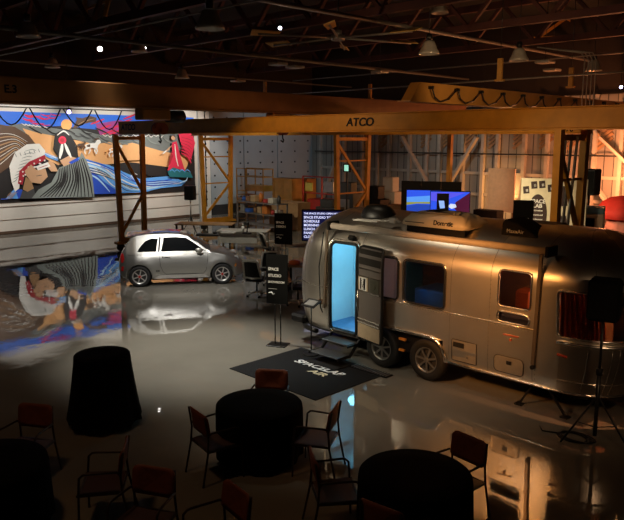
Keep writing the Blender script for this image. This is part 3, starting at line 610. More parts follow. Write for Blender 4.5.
for x in (-1.13, -.14): wheel('wheel', T, (x, -1.05, .365), .365, .2, RIM, 7, .225)
m = MB(); m.box((-.70, -1.19, .62), (-.56, -1.15, .66)); m.box((-.70, -1.19, .42), (-.58, -1.15, .46)); m.build('side_reflector', mat('amber_lens', (.6, .22, .03), .3), T)
# door frame, open leaf
m = MB(); m.tube([ptn(x, z, .01) for x, z in rrect(-2.32, -1.66, .5, 2.2, .1)], .03, 8, True); m.build('door_frame', BLKM, T)
m = MB(); m.tube([ptn(x, z, .012) for x, z in rrect(-2.37, -1.61, .45, 2.25, .12)], .014, 6, True); m.build('door_frame', ALUL, T)
HX, HY = -1.635, -1.245
leaf = thing('entry_door', None, None); leaf.parent = T; leaf.location = (HX, HY, .5); leaf.rotation_euler.z = math.radians(-13)
def lz(z): return -(t_ie(.5+z)[0])*-1
m = MB(); D = rrect(0.02, .72, 0, 1.70, .09)
def lp(x, z, y=0): return Vector((x, t_ie(.5+z)[0]+y, z))
m.smooth = True; m.grid([[lp(.03+.67*i/4, .01+1.68*k/12, .035) for i in range(5)] for k in range(13)]); m.build('door_skin', ALU, leaf)
m = MB(); m.grid([[lp(.03+.67*i/4, .01+1.68*k/12, -.0) for i in range(5)] for k in range(13)]); m.build('inner_panel', mat('dark_mesh_screen', (.10, .085, .075), .6, 0, .2, 80), leaf)
m = MB(); m.tube([lp(x, z, .015) for x, z in D], .028, 8, True); m.build('door_edge', BLKM, leaf)
for z, h in ((.30, .022), (.37, .018), (.88, .022), (1.16, .022), (1.30, .022)):
    m = MB(); m.box((.05, -.02, z), (.69, .0, z+h)); m.v = [(x, y+t_ie(.5+z)[0]-.004, zz_) for x, y, zz_ in m.v]; m.build('cross_rail', ALUL, leaf)
m = MB(); m.box((.05, -.012, .02), (.69, -.002, .28)); m.build('kick_panel', mat('tan_panel', (.42, .33, .22), .5), leaf)
m = MB(); m.box((.06, -.02, .91), (.34, -.005, 1.15)); sp = m.build('notice_panel', mat('tan_panel', ()), leaf)
m = MB(); m.box((.10, -.026, .915), (.31, -.018, 1.148)); m.build('notice_border', WTXT, leaf); m = MB(); m.box((.125, -.032, .93), (.285, -.024, 1.135)); sp = m.build('notice', BLK, leaf)
text('SPACE', .075, WTXT, leaf, (.20, -.034, 1.04), (PI/2, PI/2, 0), bold=True); text('|', .05, WTXT, leaf, (.24, -.034, .96), (PI/2, PI/2, 0))
m = MB(); m.box((.40, -.022, .91), (.67, -.005, 1.15), bev=.01); m.cyl((.53, -.03, 1.03), .05, .02, 16, 'y'); m.build('latch_plate', mat('dark_olive_plate', (.05, .05, .035), .4), leaf)
m = MB(); m.box((.05, -.01, 1.38), (.69, -.004, 1.66)); m.v = [(x, y+t_ie(.5+z)[0]*.9, z) for x, y, z in m.v]; m.build('upper_window', mat('dark_pane', (.03, .028, .025), .15), leaf)
# interior vestibule behind the door
IN = mat('pale_interior_wall', (.70, .78, .80), .6, 0, .02)
m = MB(); m.box((-2.75, -1.05, .49), (-1.35, 1.0, .5)); m.build('vestibule_floor', mat('blue_vinyl', (.12, .25, .45), .5), T)
m = MB(); m.box((-2.95, -.2, .5), (-1.36, -.16, 2.42)); m.box((-2.72, -1.12, .5), (-2.68, -.2, 2.2)); m.box((-1.40, -1.12, .5), (-1.36, -.2, 2.3)); m.box((-2.7, -1.0, 2.30), (-1.36, -.16, 2.32)); iw = m.build('vestibule_wall', IN, T)
m = MB(); m.box((-2.28, -.225, 1.72), (-1.92, -.20, 2.12), bev=.008); pf = m.build('picture_frame', mat('blue_frame', (.05, .22, .5), .4), iw); m = MB(); m.box((-2.25, -.232, 1.75), (-1.95, -.226, 2.09)); m.build('picture', mat('pale_blue_print', (.2, .45, .75), .5), pf)
for k in range(4): MB().box((-2.30+k*.12, -.21, 1.52), (-2.27+k*.12, -.20, 1.56)).build('coat_hook', BLKM, iw)
m = MB(); m.smooth = True; m.lathe([(0.001, 0), (.045, 0), (.05, .03), (.05, .22), (.03, .26), (.015, .27), (.015, .3)], 16); m.v = [(x-2.42, y-.28, z+.78) for x, y, z in m.v]; fe = m.build('fire_extinguisher', BLKM, T)
m = MB(); m.box((-2.44, -.34, 1.06), (-2.36, -.26, 1.10)); m.tube([(-2.38, -.3, 1.07), (-2.34, -.32, .98), (-2.35, -.32, .86)], .01, 6); m.build('valve', CHR, fe)
point('vestibule_light', (TX-2.0, TY-.62, 2.2), 10, (.20, .70, 1), .1)
point('vestibule_light', (TX-2.1, TY-.8, 1.0), 5, (.20, .70, 1), .1)
# living space seen dimly through the windows
m = MB(); m.box((-1.3, .3, .5), (2.4, .34, 2.3)); m.build('inner_wall', mat('walnut_panel', (.25, .12, .06), .5), T)
m = MB(); m.box((-.9, -.5, .5), (.3, .2, 1.42), bev=.02); m.build('galley_counter', mat('blue_counter', (.10, .22, .4), .3), T)
m = MB(); m.box((.9, -.6, .5), (2.2, .25, 1.3), bev=.05); m.box((1.45, -.35, 1.3), (1.75, -.2, 2.1), bev=.02); m.build('bunk', mat('grey_upholstery', (.25, .25, .27), .8), T)
m = MB(); m.box((1.1, -.5, 1.3), (1.38, -.2, 1.7), bev=.04); m.build('cushion', mat('orange_fabric', (.6, .14, .04), .8), T)
point('cabin_light', (TX-.3, TY-.5, 2.3), 2.2, (1, .5, .3), .05); point('cabin_light', (TX-.6, TY-.75, 1.5), 1.6, (.1, .5, 1), .05)
point('cabin_light', (TX+1.6, TY-.7, 2.2), 2.0, (1, .5, .25), .05); point('cabin_light', (TX+2.5, TY-.5, 1.7), 60, (1, .4, .15), .05)
# awning, arms, lamp, hatches
m = MB(); m.tube([(-2.3, -1.22, 2.50), (1.98, -1.22, 2.50)], .055, 14); m.build('awning_roller', mat('beige_awning', (.52, .44, .36), .5), T)
for x in (-2.34, 2.0):
    m = MB(); m.box((x-.03, -1.30, 2.42), (x+.03, -1.0, 2.58), bev=.01); m.build('awning_bracket', BLKM, T)
m = MB(); m.bar((1.90, -1.25, 2.45), (1.86, -1.25, .78), .035, .05); m.build('awning_arm', mat('arm_dull', (.35, .27, .2), .35, .9), T); m = MB(); m.cyl((1.86, -1.25, .74), .035, .05, 12, 'y'); m.build('arm_foot', BLKM, T)
m = MB(); m.bar((-2.40, -1.24, 2.45), (-2.47, -1.26, .9), .03, .05); m.build('awning_arm', mat('arm_dull', ()), T)
m = MB(); m.tube([(-2.44, -1.3, 2.38), (-2.5, -1.3, 2.0), (-2.58, -1.28, 1.7), (-2.56, -1.26, .9), (-2.5, -1.26, .8)], .012, 6); m.build('cable', BLKM, T)
m = MB(); m.box((-1.93, -1.22, 2.27), (-1.76, -1.12, 2.36), bev=.03); m.build('porch_lamp', BLKM, T)
m = MB(); m.tube([ptn(-1.62, 1.5, .02), ptn(-1.6, 1.1, .06), ptn(-1.6, .9, .02)], .012, 6); m.build('grab_handle', ALUL, T)
def hatch(x0, x1, z0, z1, r, name='access_hatch'):
    m = MB(); P = rrect(x0, x1, z0, z1, r); m.prism([ptn(x, z, .0) for x, z in P], (0, -.008, 0)); o = m.build(name, mat('brushed_hatch', (.62, .55, .46), .38, .9), T)
    m = MB(); m.tube([ptn(x, z, .01) for x, z in P], .006, 5, True); m.build('gasket', BLKM, o); return o
h1 = hatch(.42, .88, .52, .88, .02)
m = MB(); m.box((.45, -1.24, .76), (.65, -1.23, .84)); m.build('vent_grille', BLKM, h1); MB().cyl((.72, -1.235, .62), .01, .01, 8, 'y').build('lock', BLKM, h1)
h2 = hatch(1.20, 1.70, .53, .80, .07); MB().box((1.42, -1.25, .68), (1.50, -1.235, .74), bev=.005).build('latch', BLKM, h2)
m = MB(); m.box((1.34, -1.235, 1.13), (1.60, -1.22, 1.155), bev=.004); m.cyl((1.47, -1.235, 1.08), .022, .02, 10, 'y'); m.build('exterior_socket', mat('reddish_lens', (.3, .08, .05), .3), T)
m = MB(); m.tube([cpt(fw[0]+.1, 1.02, .02), cpt(fw[0]+.9, 1.0, .02)], .02, 6); m.build('marker_lamp', mat('red_lens', (.45, .05, .02), .25), T)
m = MB(); m.box((-2.62, -1.25, .95), (-2.54, -1.20, 1.05)); m.cyl((-2.58, -1.2, .72), .03, .03, 10, 'y'); m.cyl((-2.74, -1.14, .70), .035, .04, 10, 'y'); m.cyl((-2.9, -1.08, .68), .035, .04, 10, 'y'); m.build('utility_port', mat('brown_cap', (.25, .13, .07), .5), T)
# roof equipment
ac = MB(); ac.smooth = True
def acr(z, ins, t=0): return [(x, y, z) for x, y in [(p[0], p[1]) for p in rrect(-.92+ins*2+t, .47-ins*2.6, -.95+ins, -.2-ins, .12)]]
ac.grid([acr(2.62, 0.03), acr(2.65, 0), acr(2.72, .01), acr(2.82, .07), acr(2.86, .12), acr(2.875, .17)], True); ac.smooth = False; ac.poly(acr(2.875, .17)); aco = ac.build('air_conditioner', OFFW, T)
text('Dometic', .11, BLK, aco, (-.02, -.945, 2.71), (PI/2-.15, 0, 0), bold=True); m = MB(); m.tube([(-.8, -.955, 2.69), (-.4, -.955, 2.69)], .008, 5); m.build('louvre', GRYD, aco)
m = MB(); m.box((-.8, -.9, 2.52), (.38, -.25, 2.63)); m.build('mounting_base', BLK, aco)
def dome(x, y, z, lx, ly, h, m_, name):
    d = MB(); d.smooth = True; R = []
    for k in range(7):
        t = k/6; s = math.cos(t*PI/2)**.6; R.append([(x+lx*s*math.cos(a)*(1 if math.cos(a) > 0 else .75), y+ly*s*math.sin(a), z+h*math.sin(t*PI/2)) for a in [2*PI*i/28 for i in range(28)]])
    d.grid(R, True); d.smooth = False; d.poly(R[0][::-1]); return d.build(name, m_, T)
vd = MB(); vd.smooth = False; P = [(.92, 2.52), (1.68, 2.50), (1.62, 2.56), (1.42, 2.70), (1.22, 2.80), (1.0, 2.86), (.94, 2.80)]
vd.prism([(x, -.72, z) for x, z in P], (0, .55, 0)); vd = vd.build('vent_hood', mat('black_hood_plastic', (.003, .003, .003), .8), T); bv = vd.modifiers.new('round', 'BEVEL'); bv.width = .04; bv.segments = 3
text('MaxxAir', .085, mat('grey_lettering', (.3, .3, .3), .6), vd, (1.18, -.728, 2.67), (PI/2, 0, 0))
dome(-1.88, -.42, 2.58, .44, .28, .30, mat('dark_dome_plastic', (.012, .011, .010), .4), 'satellite_dome')
m = MB(); m.box((-1.95, -.93, 2.60), (-1.45, -.83, 2.64), bev=.01); m.tube([(-2.1, -.85, 2.60), (-1.5, -.88, 2.64), (-1.1, -.88, 2.66), (-.95, -.9, 2.66)], .015, 6); m.box((-1.2, -.95, 2.62), (-1.02, -.82, 2.71), bev=.03); m.build('antenna', WHT, T)
m = MB(); m.box((.9, -.05, 2.66), (1.5, .45, 2.74), bev=.03); m.build('roof_hatch', GRYD, T)
# rear bumper, step, hitch jack
m = MB(); m.tube([tp(cols[j % NCOL], .40, .10) for j in range(fw[-1]+8, NCOL)], .05, 8); m.box((-3.62, -1.05, .40), (-3.3, -.75, .56), bev=.02); m.build('rear_bumper', BLKM, T)
m = MB(); m.box((-3.5, -1.18, .44), (-3.12, -.98, .60), bev=.04); m.build('bumper_corner', BLK, T)
st = MB(); st.box((-2.28, -1.52, .36), (-1.62, -1.22, .385), bev=.008); st.build('step_tread', GRYD, T)
st = MB(); st.box((-2.30, -1.80, .17), (-1.60, -1.50, .195), bev=.008); st.build('step_tread', GRYD, T)
m = MB()
for x in (-2.31, -1.59): m = MB(); m.bar((x, -1.2, .44), (x, -1.5, .16), .03, .05); m.bar((x, -1.2, .36), (x, -1.55, .36), .02, .04); m.bar((x, -1.5, .18), (x, -1.82, .18), .02, .05); m.build('step_frame', BLKM, T)
m = MB(); m.bar((1.9, -.9, .42), (2.3, -1.0, .02), .03); m.bar((1.75, -.9, .42), (1.55, -1.0, .02), .03); m.build('stabiliser', BLKM, T)
m = MB()
for p in ((2.3, -1.0), (1.55, -1.0)): MB().box((p[0]-.06, p[1]-.06, 0), (p[0]+.06, p[1]+.06, .02)).build('stabiliser_foot', BLKM, T)
m = MB(); m.bar((3.1, -.5, .40), (4.3, 0, .40), .08); m.bar((3.1, .5, .40), (4.3, 0, .40), .08); m.build('tow_frame', BLKM, T)

# ================================================================== SMALL CAR
CH = math.radians(55.6)
car = thing('small_car', 'small silver two-door hatchback parked under a spotlight in front of the mural', 'car', (-16.87, 11.44, 0), CH)
def lerpt(tab, x):
    if x <= tab[0][0]: return tab[0][1]
    for (a, b), (c, d) in zip(tab, tab[1:]):
        if x <= c:
            t = (x-a)/(c-a); t = t*t*(3-2*t)*.35+t*.65; return b+(d-b)*t
    return tab[-1][1]
TOP = [(-1.72, .62), (-1.70, .80), (-1.66, .93), (-1.58, 1.04), (-1.46, 1.22), (-1.34, 1.39), (-1.25, 1.44), (-.9, 1.485), (-.5, 1.495), (-.05, 1.475), (.18, 1.43), (.45, 1.25), (.72, 1.06), (.86, .985), (1.05, .95), (1.3, .885), (1.52, .79), (1.68, .68), (1.78, .56), (1.83, .45)]
BOT = [(-1.72, .42), (-1.66, .27), (-1.5, .2), (1.5, .19), (1.7, .22), (1.83, .30)]
WID = [(-1.72, .50), (-1.66, .62), (-1.5, .73), (-1.25, .80), (-.6, .812), (.9, .812), (1.25, .80), (1.5, .735), (1.68, .62), (1.78, .47), (1.83, .33)]
def cw(x, z):
    b = lerpt(WID, x)
    fl = 0
    for ax in (-1.15, 1.15):
        d = math.hypot(x-ax, z-.3); fl += .018*math.exp(-((d-.40)/.10)**2)
    if z <= .93: return b*(1-.07*((z-.58)/.37)**2)+fl
    return b*.93-(z-.93)*.46*min(1, b/.75)
def cside(x, z, off=0): return Vector((x, -(cw(x, z)+off), z))
N = 9; xs = [-1.72, -1.715, -1.70, -1.68, -1.65, -1.61]+[-1.57+k*.045 for k in range(75)]; xs = [x for x in xs if x < 1.80]+[1.80, 1.815, 1.825, 1.83]
rows = []
for x in xs:
    zt, zb = lerpt(TOP, x), lerpt(BOT, x); sh = min(.10 if x > .8 or x < -1.6 else .05, (zt-zb)*.3); r = []
    H = []
    H.append((0, zb)); H.append((cw(x, zb+.05)*.85, zb)); H.append((cw(x, zb+.04)*.97, zb+.03))
    for k in range(12): z = zb+.06+(zt-sh-zb-.06)*k/11; H.append((cw(x, z), z))
    w1 = cw(x, zt-sh)
    for k in range(1, 5): a = k/4*PI/2; H.append((w1-(.07)*(1-math.cos(a)), zt-sh+sh*.72*math.sin(a)))
    w2 = w1-.07
    for k in range(1, 5): t = k/4; H.append((w2*(1-t), zt-sh*.28+sh*.28*(1-(1-t)**2)))
    r = [Vector((x, -a, z)) for a, z in H]+[Vector((x, a, z)) for a, z in H[-2:0:-1]]
    rows.append(r)
m = MB(); m.smooth = True; m.grid(rows, True); m.smooth = False; m.poly(rows[0][::-1]); m.poly(rows[-1])
PAINT = mat('silver_car_paint', (.50, .49, .46), .34, .85, .02, 3, coat=.8)
body = m.build('body', PAINT, car)
# cut the wheel arches out of the body
cu = MB()
for ax in (-1.15, 1.15):
    for s_ in (-1, 1): cu.cyl((ax, s_*.75, .30), .345, .5, 36, 'y')
co = cu.build('cutter', BLK, car); md = body.modifiers.new('arch', 'BOOLEAN'); md.object = co; md.operation = 'DIFFERENCE'; md.solver = 'EXACT'
bpy.context.view_layer.update(); dg = bpy.context.evaluated_depsgraph_get(); nm = bpy.data.meshes.new_from_object(body.evaluated_get(dg)); body.modifiers.clear(); body.data = nm; bpy.data.objects.remove(co)
for p in body.data.polygons: p.use_smooth = True
for e in body.data.edges: e.use_edge_sharp = False
bmx = bmesh.new(); bmx.from_mesh(body.data)
for e in bmx.edges:
    if len(e.link_faces) == 2 and e.calc_face_angle(0) > .9: e.smooth = False
bmx.to_mesh(body.data); bmx.free()
CGL = mat('car_window_glass', (.006, .007, .008), .08, 0)
def cpanel(name, outline, m_, parent, off=.006, n=10):
    """closed (x,z) outline on the right side, filled in vertical strips"""
    xs_ = [p[0] for p in outline]; x0, x1 = min(xs_), max(xs_); R = []
    for i in range(n+1):
        x = x0+(x1-x0)*(.002+.996*i/n); hit = []
        for a, b in zip(outline, outline[1:]+outline[:1]):
            if (a[0]-x)*(b[0]-x) <= 0 and a[0] != b[0]: hit.append(a[1]+(b[1]-a[1])*(x-a[0])/(b[0]-a[0]))
        lo, hi = min(hit), max(hit); R.append([cside(x, lo+(hi-lo)*k/6, off) for k in range(7)])
    m = MB(); m.smooth = True; m.grid(R); return m.build(name, m_, parent)
def both(name, outline, m_, parent, off=.006, n=10):
    a = cpanel(name, outline, m_, parent, off, n); b = a.copy(); b.data = a.data.copy(); COL.objects.link(b); b.data.transform(Matrix.Diagonal((1, -1, 1, 1))); b.data.flip_normals(); return a
both('quarter_window', [(-1.20, .99), (-.66, .99), (-.62, 1.33), (-.80, 1.34), (-.97, 1.27), (-1.10, 1.14)], CGL, car)
both('side_window', [(-.54, .99), (.70, .985), (.60, 1.04), (.35, 1.22), (.16, 1.335), (-.1, 1.365), (-.50, 1.36)], CGL, car, n=16)
both('door_pillar', [(-.63, .98), (-.56, .98), (-.54, 1.37), (-.60, 1.37)], BLK, car, .004, 2)
for o in [c for c in bpy.data.objects if c.parent == None and '.' in c.name and c.name.split('.')[0] in ('quarter_window', 'side_window', 'door_pillar')]: o.parent = car
def ctop(name, x0, x1, yw, m_, off=.006, par=None):
    m = MB(); m.smooth = True; R = []
    for i in range(13):
        x = x0+(x1-x0)*i/12; zt = lerpt(TOP, x); sh = .05; w2 = cw(x, zt-sh)-.07; R.append([Vector((x, y*w2*yw, zt-sh*.28*(abs(y)*yw)**2+off)) for y in [-1+2*k/8 for k in range(9)]])
    m.grid(R); return m.build(name, m_, par or car)
ctop('windshield', .20, .84, .98, CGL); ctop('rear_window', -1.55, -1.37, .9, CGL); ctop('roof_glass', -.75, .08, .86, mat('dark_roof_glass', (.02, .02, .02), .12))
m = MB(); m.smooth = True
for s_ in (1,): m.grid([[Vector((-1.50+.26*i/6, y*.53, 1.405+.055*i/6+.012*math.sin(PI*i/6)-.02*y*y)) for y in [-1+2*k/8 for k in range(9)]] for i in range(7)])
m.smooth = False; m.box((-1.51, -.53, 1.375), (-1.30, .53, 1.405)); m.build('roof_spoiler', PAINT, car)
m = MB()
m.tube([cside(x, z, .002) for x, z in ((-.58, .97), (-.585, .8), (-.57, .6), (-.5, .42), (-.42, .35), (.62, .34), (.70, .45), (.74, .7), (.76, .93))], .005, 5); m.build('door_seam', BLK, car)
m = MB(); m.tube([cside(x, .915, .002) for x in [-1.45+k*.2 for k in range(13)]], .006, 5); m.build('waist_crease', PAINT, car)
both('sill_trim', [(-.76, .22), (.78, .22), (.76, .33), (-.74, .33)], mat('sill_silver', (.62, .60, .57), .3, .6), car, .012)
for o in [c for c in bpy.data.objects if c.parent == None and c.name.startswith('sill_trim')]: o.parent = car
m = MB(); m.tube([cside(-.46, .83, .03), cside(-.30, .835, .035)], .016, 8); m.cyl(cside(-.50, .83, .01), .022, .02, 12, 'y'); m.build('door_handle', CHR, car)
m = MB(); m.tube([(p.x, p.y, p.z) for p in [cside(-1.13+.075*math.cos(a), .83+.075*math.sin(a), .002) for a in [2*PI*k/20 for k in range(20)]]], .004, 5, True); m.build('fuel_cap', PAINT, car)
text('500', .07, BLK, car, (-.65, -.812, .45), (PI/2, 0, 0), bold=True)
def ell(cx, cz, rx, rz, off, n=18): return [(cx+rx*math.cos(2*PI*k/n), cz+rz*math.sin(2*PI*k/n)) for k in range(n)]
cpanel('tail_lamp', [(-1.66, .70), (-1.60, .68), (-1.55, .80), (-1.58, .95), (-1.63, .95), (-1.665, .85)], mat('car_red_lens', (.5, .02, .02), .15), car, .008, 5)
cpanel('rear_marker', [(-1.66, .46), (-1.58, .45), (-1.57, .58), (-1.65, .6)], mat('car_red_lens', ()), car, .008, 4)
cpanel('front_marker', [(1.50, .50), (1.57, .50), (1.575, .58), (1.505, .59)], mat('amber_lens', ()), car, .008, 3)
for s_ in (-1, 1):
    m = MB(); m.smooth = True; Mh = Matrix.Rotation(s_*-.85+0, 3, 'Z') @ Matrix.Rotation(PI/2-.35, 3, 'Y')
    for (cx, cz, r) in ((1.60, .70, .10),):
        hm = MB(); hm.smooth = True; hm.lathe([(r, -.05), (r*1.0, 0), (r*.8, .03), (.001, .045)], 20, Mh); hm.v = [(a+cx-.02, b+s_*(.56), c+cz) for a, b, c in hm.v]; hl = hm.build('headlamp', mat('clear_headlamp', (.6, .6, .58), .1, .3), car)
    hm = MB(); hm.smooth = True; hm.lathe([(.05, -.03), (.05, 0), (.001, .02)], 16, Mh); hm.v = [(a+1.70, b+s_*.50, c+.52) for a, b, c in hm.v]; hm.build('fog_lamp', mat('clear_headlamp', ()), car)
m = MB(); m.smooth = True; m.grid([[Vector((.53+.10*math.cos(a)*s-.02, -.90-.05*math.sin(a)*s-.02, 1.02+t)) for a in [2*PI*k/16 for k in range(16)]] for t, s in ((-.07, .5), (-.05, .9), (0, 1.05), (.05, .9), (.07, .5))], True); m.smooth = False; m.bar((.56, -.74, .985), (.53, -.86, 1.0), .025); m.build('wing_mirror', PAINT, car)
m = MB(); m.smooth = True; m.grid([[Vector((.53+.10*math.cos(a)*s-.02, .92+.05*math.sin(a)*s, 1.02+t)) for a in [2*PI*k/16 for k in range(16)]] for t, s in ((-.07, .5), (-.05, .9), (0, 1.05), (.05, .9), (.07, .5))], True); m.smooth = False; m.bar((.56, .76, .97), (.53, .88, .99), .04); m.build('wing_mirror', PAINT, car)
m = MB(); m.box((1.68, -.42, .26), (1.845, .42, .36), bev=.03); m.build('front_grille', BLK, car)
m = MB(); m.box((-1.2, -.6, .16), (1.2, .6, .3)); m.build('underbody', BLK, car)
CR = mat('car_alloy_rim', (.75, .73, .70), .32, .7)
for ax in (-1.15, 1.15):
    o = wheel('wheel', car, (ax, -.70, .30), .30, .19, CR, 6, .205); MB().cyl((ax, -.79, .30), .035, .02, 14, 'y').build('hub_cap', mat('red_paint', ()), o)
    for s in (1,):
        t = MB(); t.smooth = True; t.lathe([(.2, -.095), (.28, -.095), (.3, -.07), (.3, .07), (.28, .095), (.2, .095)], 32, Matrix.Rotation(PI/2, 3, 'X')); t.v = [(x+ax, y+.70, z+.30) for x, y, z in t.v]; o2 = t.build('tire', RUB, car); MB().cyl((ax, .72, .3), .2, .12, 24, 'y').build('rim', CR, o2)

# ================================================================== RUG, SIGNS, STANDS
rug = MB().box((-1.1, -.91, 0), (1.1, .91, .012), bev=.004).build('floor_rug', mat('charcoal_carpet', (.012, .012, .0125), .95, 0, .25, 90, bump=.3), None, (-8.46, 8.35, .002)); tag(rug, 'large black rug with white lettering on the floor before the trailer door', 'rug')
text('SPACELAB', .235, WTXT, rug, (.02, .26, .014), (0, 0, 0), bold=True, sx=1.1, shear=.2, ext=.001); text('AIR', .2, mat('cream_lettering', (.75, .66, .42), .6), rug, (.22, .03, .014), (0, 0, 0), bold=True, sx=1.3, shear=.2, ext=.001)
MB().poly([(-.32, .40, .0145), (-.02, .52, .0145), (.16, .53, .0145), (-.05, .47, .0145)]).build('orange_swoosh', mat('orange_print', (.7, .22, .04), .6), rug)
dm = MB().box((-.36, -.22, 0), (.36, .22, .02), bev=.005).build('door_mat', mat('black_bristle_mat', (.006, .006, .006), .95, bump=.4, scale=120), None, (-8.46, 8.90, .015)); tag(dm, 'small black door mat lying on the rug below the trailer step', 'mat')
gm = thing('grate_mat', 'narrow black slotted grate at the edge of the rug by the trailer wheel', 'mat', (-7.64, 9.13, .015))
m = MB(); m.box((-.42, -.10, 0), (.42, .10, .012)); m.build('base', BLK, gm); m = MB()
for k in range(14): m.box((-.40+k*.06, -.08, .012), (-.385+k*.06, .08, .022))
m.build('slat', STEEL, gm)
def sign(loc, rz, label, h0, h1, wd, lines, grp='black sign stands'):
    t = thing('sign_stand', label, 'sign', loc, rz, grp)
    m = MB(); m.box((-.2, -.16, 0), (.2, .16, .02), bev=.006); m.build('base_plate', BLKM, t)
    for s_ in (-1, 1): MB().tube([(s_*.06, .0, .02), (s_*.06, .0, h0+.1)], .012, 8).build('pole', BLKM, t)
    m = MB(); m.box((-wd/2, -.035, h0), (wd/2, -.015, h1), bev=.004); p = m.build('sign_panel', mat('matt_black_panel', (.004, .004, .004), .8), t)
    H = h1-h0
    for k, (s_, sz) in enumerate(lines): text(s_, sz*wd*.25, WTXT, p, (-wd*.40, -.038, h0+H*(.70-.13*k)), (PI/2, 0, 0), bold=True, align='LEFT')
    MB().poly([(-wd*.40, -.0362, h0+H*.30), (wd*.0, -.0362, h0+H*.30), (wd*.0, -.0362, h0+H*.308), (-wd*.40, -.0362, h0+H*.308)]).build('rule_line', WTXT, p)
    m = MB(); m.tube([(-wd*.38, -.04, h0+H*.22), (-wd*.25, -.04, h0+H*.235), (-wd*.17, -.04, h0+H*.19), (-wd*.10, -.04, h0+H*.21)], .012, 6); m.build('emblem', WTXT, p)
sign((-10.03, 9.06, 0), math.radians(26), 'tall black sign on two thin poles before the office chairs, nearest the rug', .86, 1.86, .46, [('SPACE', .68), ('STUDIO', .68), ('SHOWROOM', .50)])
p = atz(284, 275, 0); sign((p.x, p.y, 0), math.radians(26), 'black sign on poles behind the nearer sign, beside the trailer tail', .95, 1.90, .58, [('SPACE', .62), ('DESIGN', .62)])
ts = thing('tablet_stand', 'thin black stand with a small tilted tablet beside the trailer step', 'stand', (-9.09, 9.07, .0145))
m = MB(); m.cyl((0, 0, .012), .16, .024, 28); m.build('base', BLKM, ts); MB().tube([(0, 0, .02), (0, 0, 1.0)], .013, 8).build('pole', BLKM, ts)
m = MB(); R = Matrix.Rotation(math.radians(25), 3, 'X'); m.box((-.17, -.12, 1.0), (.17, .12, 1.02), rot=R); tb = m.build('tablet', BLK, ts); MB().box((-.12, -.08, 1.012), (.12, .08, 1.024), rot=R).build('tablet_face', mat('grey_label', (.25, .25, .25), .2), tb)
# speaker on tripod in front of the trailer nose
sp = thing('speaker_stand', 'tall black tripod stand in front of the trailer nose at the right', 'stand', (-3.60, 9.10, 0))
MB().tube([(0, 0, .08), (0, 0, 1.0)], .028, 10).build('lower_pole', BLKM, sp); MB().tube([(0, 0, .9), (0, 0, 1.72)], .018, 10).build('upper_pole', BLKM, sp); MB().cyl((0, 0, 1.0), .045, .09, 12).build('collar', BLK, sp)
for k in range(3):
    a = -2.2+k*2*PI/3; d = Vector((math.cos(a), math.sin(a), 0)); m = MB(); m.tube([d*.03+Vector((0, 0, .62)), d*.50+Vector((0, 0, .02))], .014, 6); l = m.build('leg', BLKM, sp); MB().tube([Vector((0, 0, .2)), d*.27+Vector((0, 0, .30))], .008, 5).build('strut', BLKM, l)
ls = thing('loudspeaker', 'black loudspeaker mounted on the tripod before the trailer nose window', 'speaker', (-3.60, 9.10, 1.722), math.radians(15))
MATT = mat('matt_black_cabinet', (.003, .003, .003), .95); m = MB(); m.box((-.20, -.17, 0), (.20, .17, .56), bev=.04); m.build('cabinet', MATT, ls); MB().box((-.17, -.185, .04), (.17, -.17, .52), bev=.01).build('grille', mat('black_mesh', (.005, .005, .005), .9), ls); MB().tube([(-.1, .17, .4), (-.25, .22, .3), (.22, .1, .2), (.26, .05, .4), (.2, .1, .5)], .01, 5).build('cable', BLK, ls)
cc = MB()
for k in range(3): cc.tube([(.20*math.cos(t*PI/8)*(1+.1*k)+.04*k, .15*math.sin(t*PI/8), .012+.014*k) for t in range(16)], .011, 6, True)
cc.tube([(-.2, 0, .01), (-.4, -.08, .01), (-.5, .05, .01)], .011, 6)
tag(cc.build('cable_coil', BLKM, None, (-3.86, 8.98, 0)), 'black cable coiled on the floor at the foot of the speaker tripod', 'cable')

# ================================================================== TABLES AND ARM CHAIRS
def table(loc, r, h, hem, label, clabel, gap=.06, seed=0):
    t = thing('round_table', label, 'table', loc, 0, 'round tables'); m = MB(); m.cyl((0, 0, h-.02), r-.01, .03, 48); m.build('tabletop', WOODL, t)
    MB().cyl((0, 0, h/2), .035, h-.06, 16).build('column', BLKM, t)
    for k in range(4):
        a = k*PI/2+.4; d = Vector((math.cos(a), math.sin(a), 0)); m = MB(); m.bar(d*.02+Vector((0, 0, .05)), d*(hem-.08)+Vector((0, 0, .03)), .04, .03); f = m.build('foot', BLKM, t); MB().cyl(d*(hem-.09)+Vector((0, 0, .022)), .022, .04, 12, 'x').build('caster', RUB, f)
    rf = lambda a, z: 1+(.035*math.sin(9*a+seed)+.02*math.sin(15*a+2*seed))*max(0, min(1, (h-z)/h))*1.4
    prof = [(.001, h+.004), (r*.6, h+.004), (r, h+.003), (r+.012, h-.01), (r+.018, h-.06)]+[(r+.018+(hem-r-.018)*((k/12)**1.2), h-.06-(h-.06-gap)*k/12) for k in range(1, 13)]
    c = MB(); c.smooth = True; c.lathe(prof, 96, rf=lambda a, z: rf(a, z) if z < h-.03 else 1)
    # wavy hem
    c.v = [(x, y, z+(.022*math.sin(9*math.atan2(y, x)+seed+1) if z < gap+.1 else 0)) for x, y, z in c.v]
    o = c.build('tablecloth', CLOTH, None, loc); tag(o, clabel, 'tablecloth', 'black tablecloths')
table((-6.46, 5.50, 0), .54, .755, .535, 'low round table under black cloth at the centre with three chairs around', 'black cloth to the floor on the central table nearest the rug', .06, 1)
table((-8.91, 4.64, 0), .38, 1.06, .52, 'tall round cocktail table standing alone left of centre', 'black cloth draped over the tall cocktail table, flaring at the hem', .09, 2)
table((-3.90, 5.38, 0), .56, .755, .57, 'low round table under black cloth at the bottom right', 'black cloth on the table at the bottom right', .06, 3)
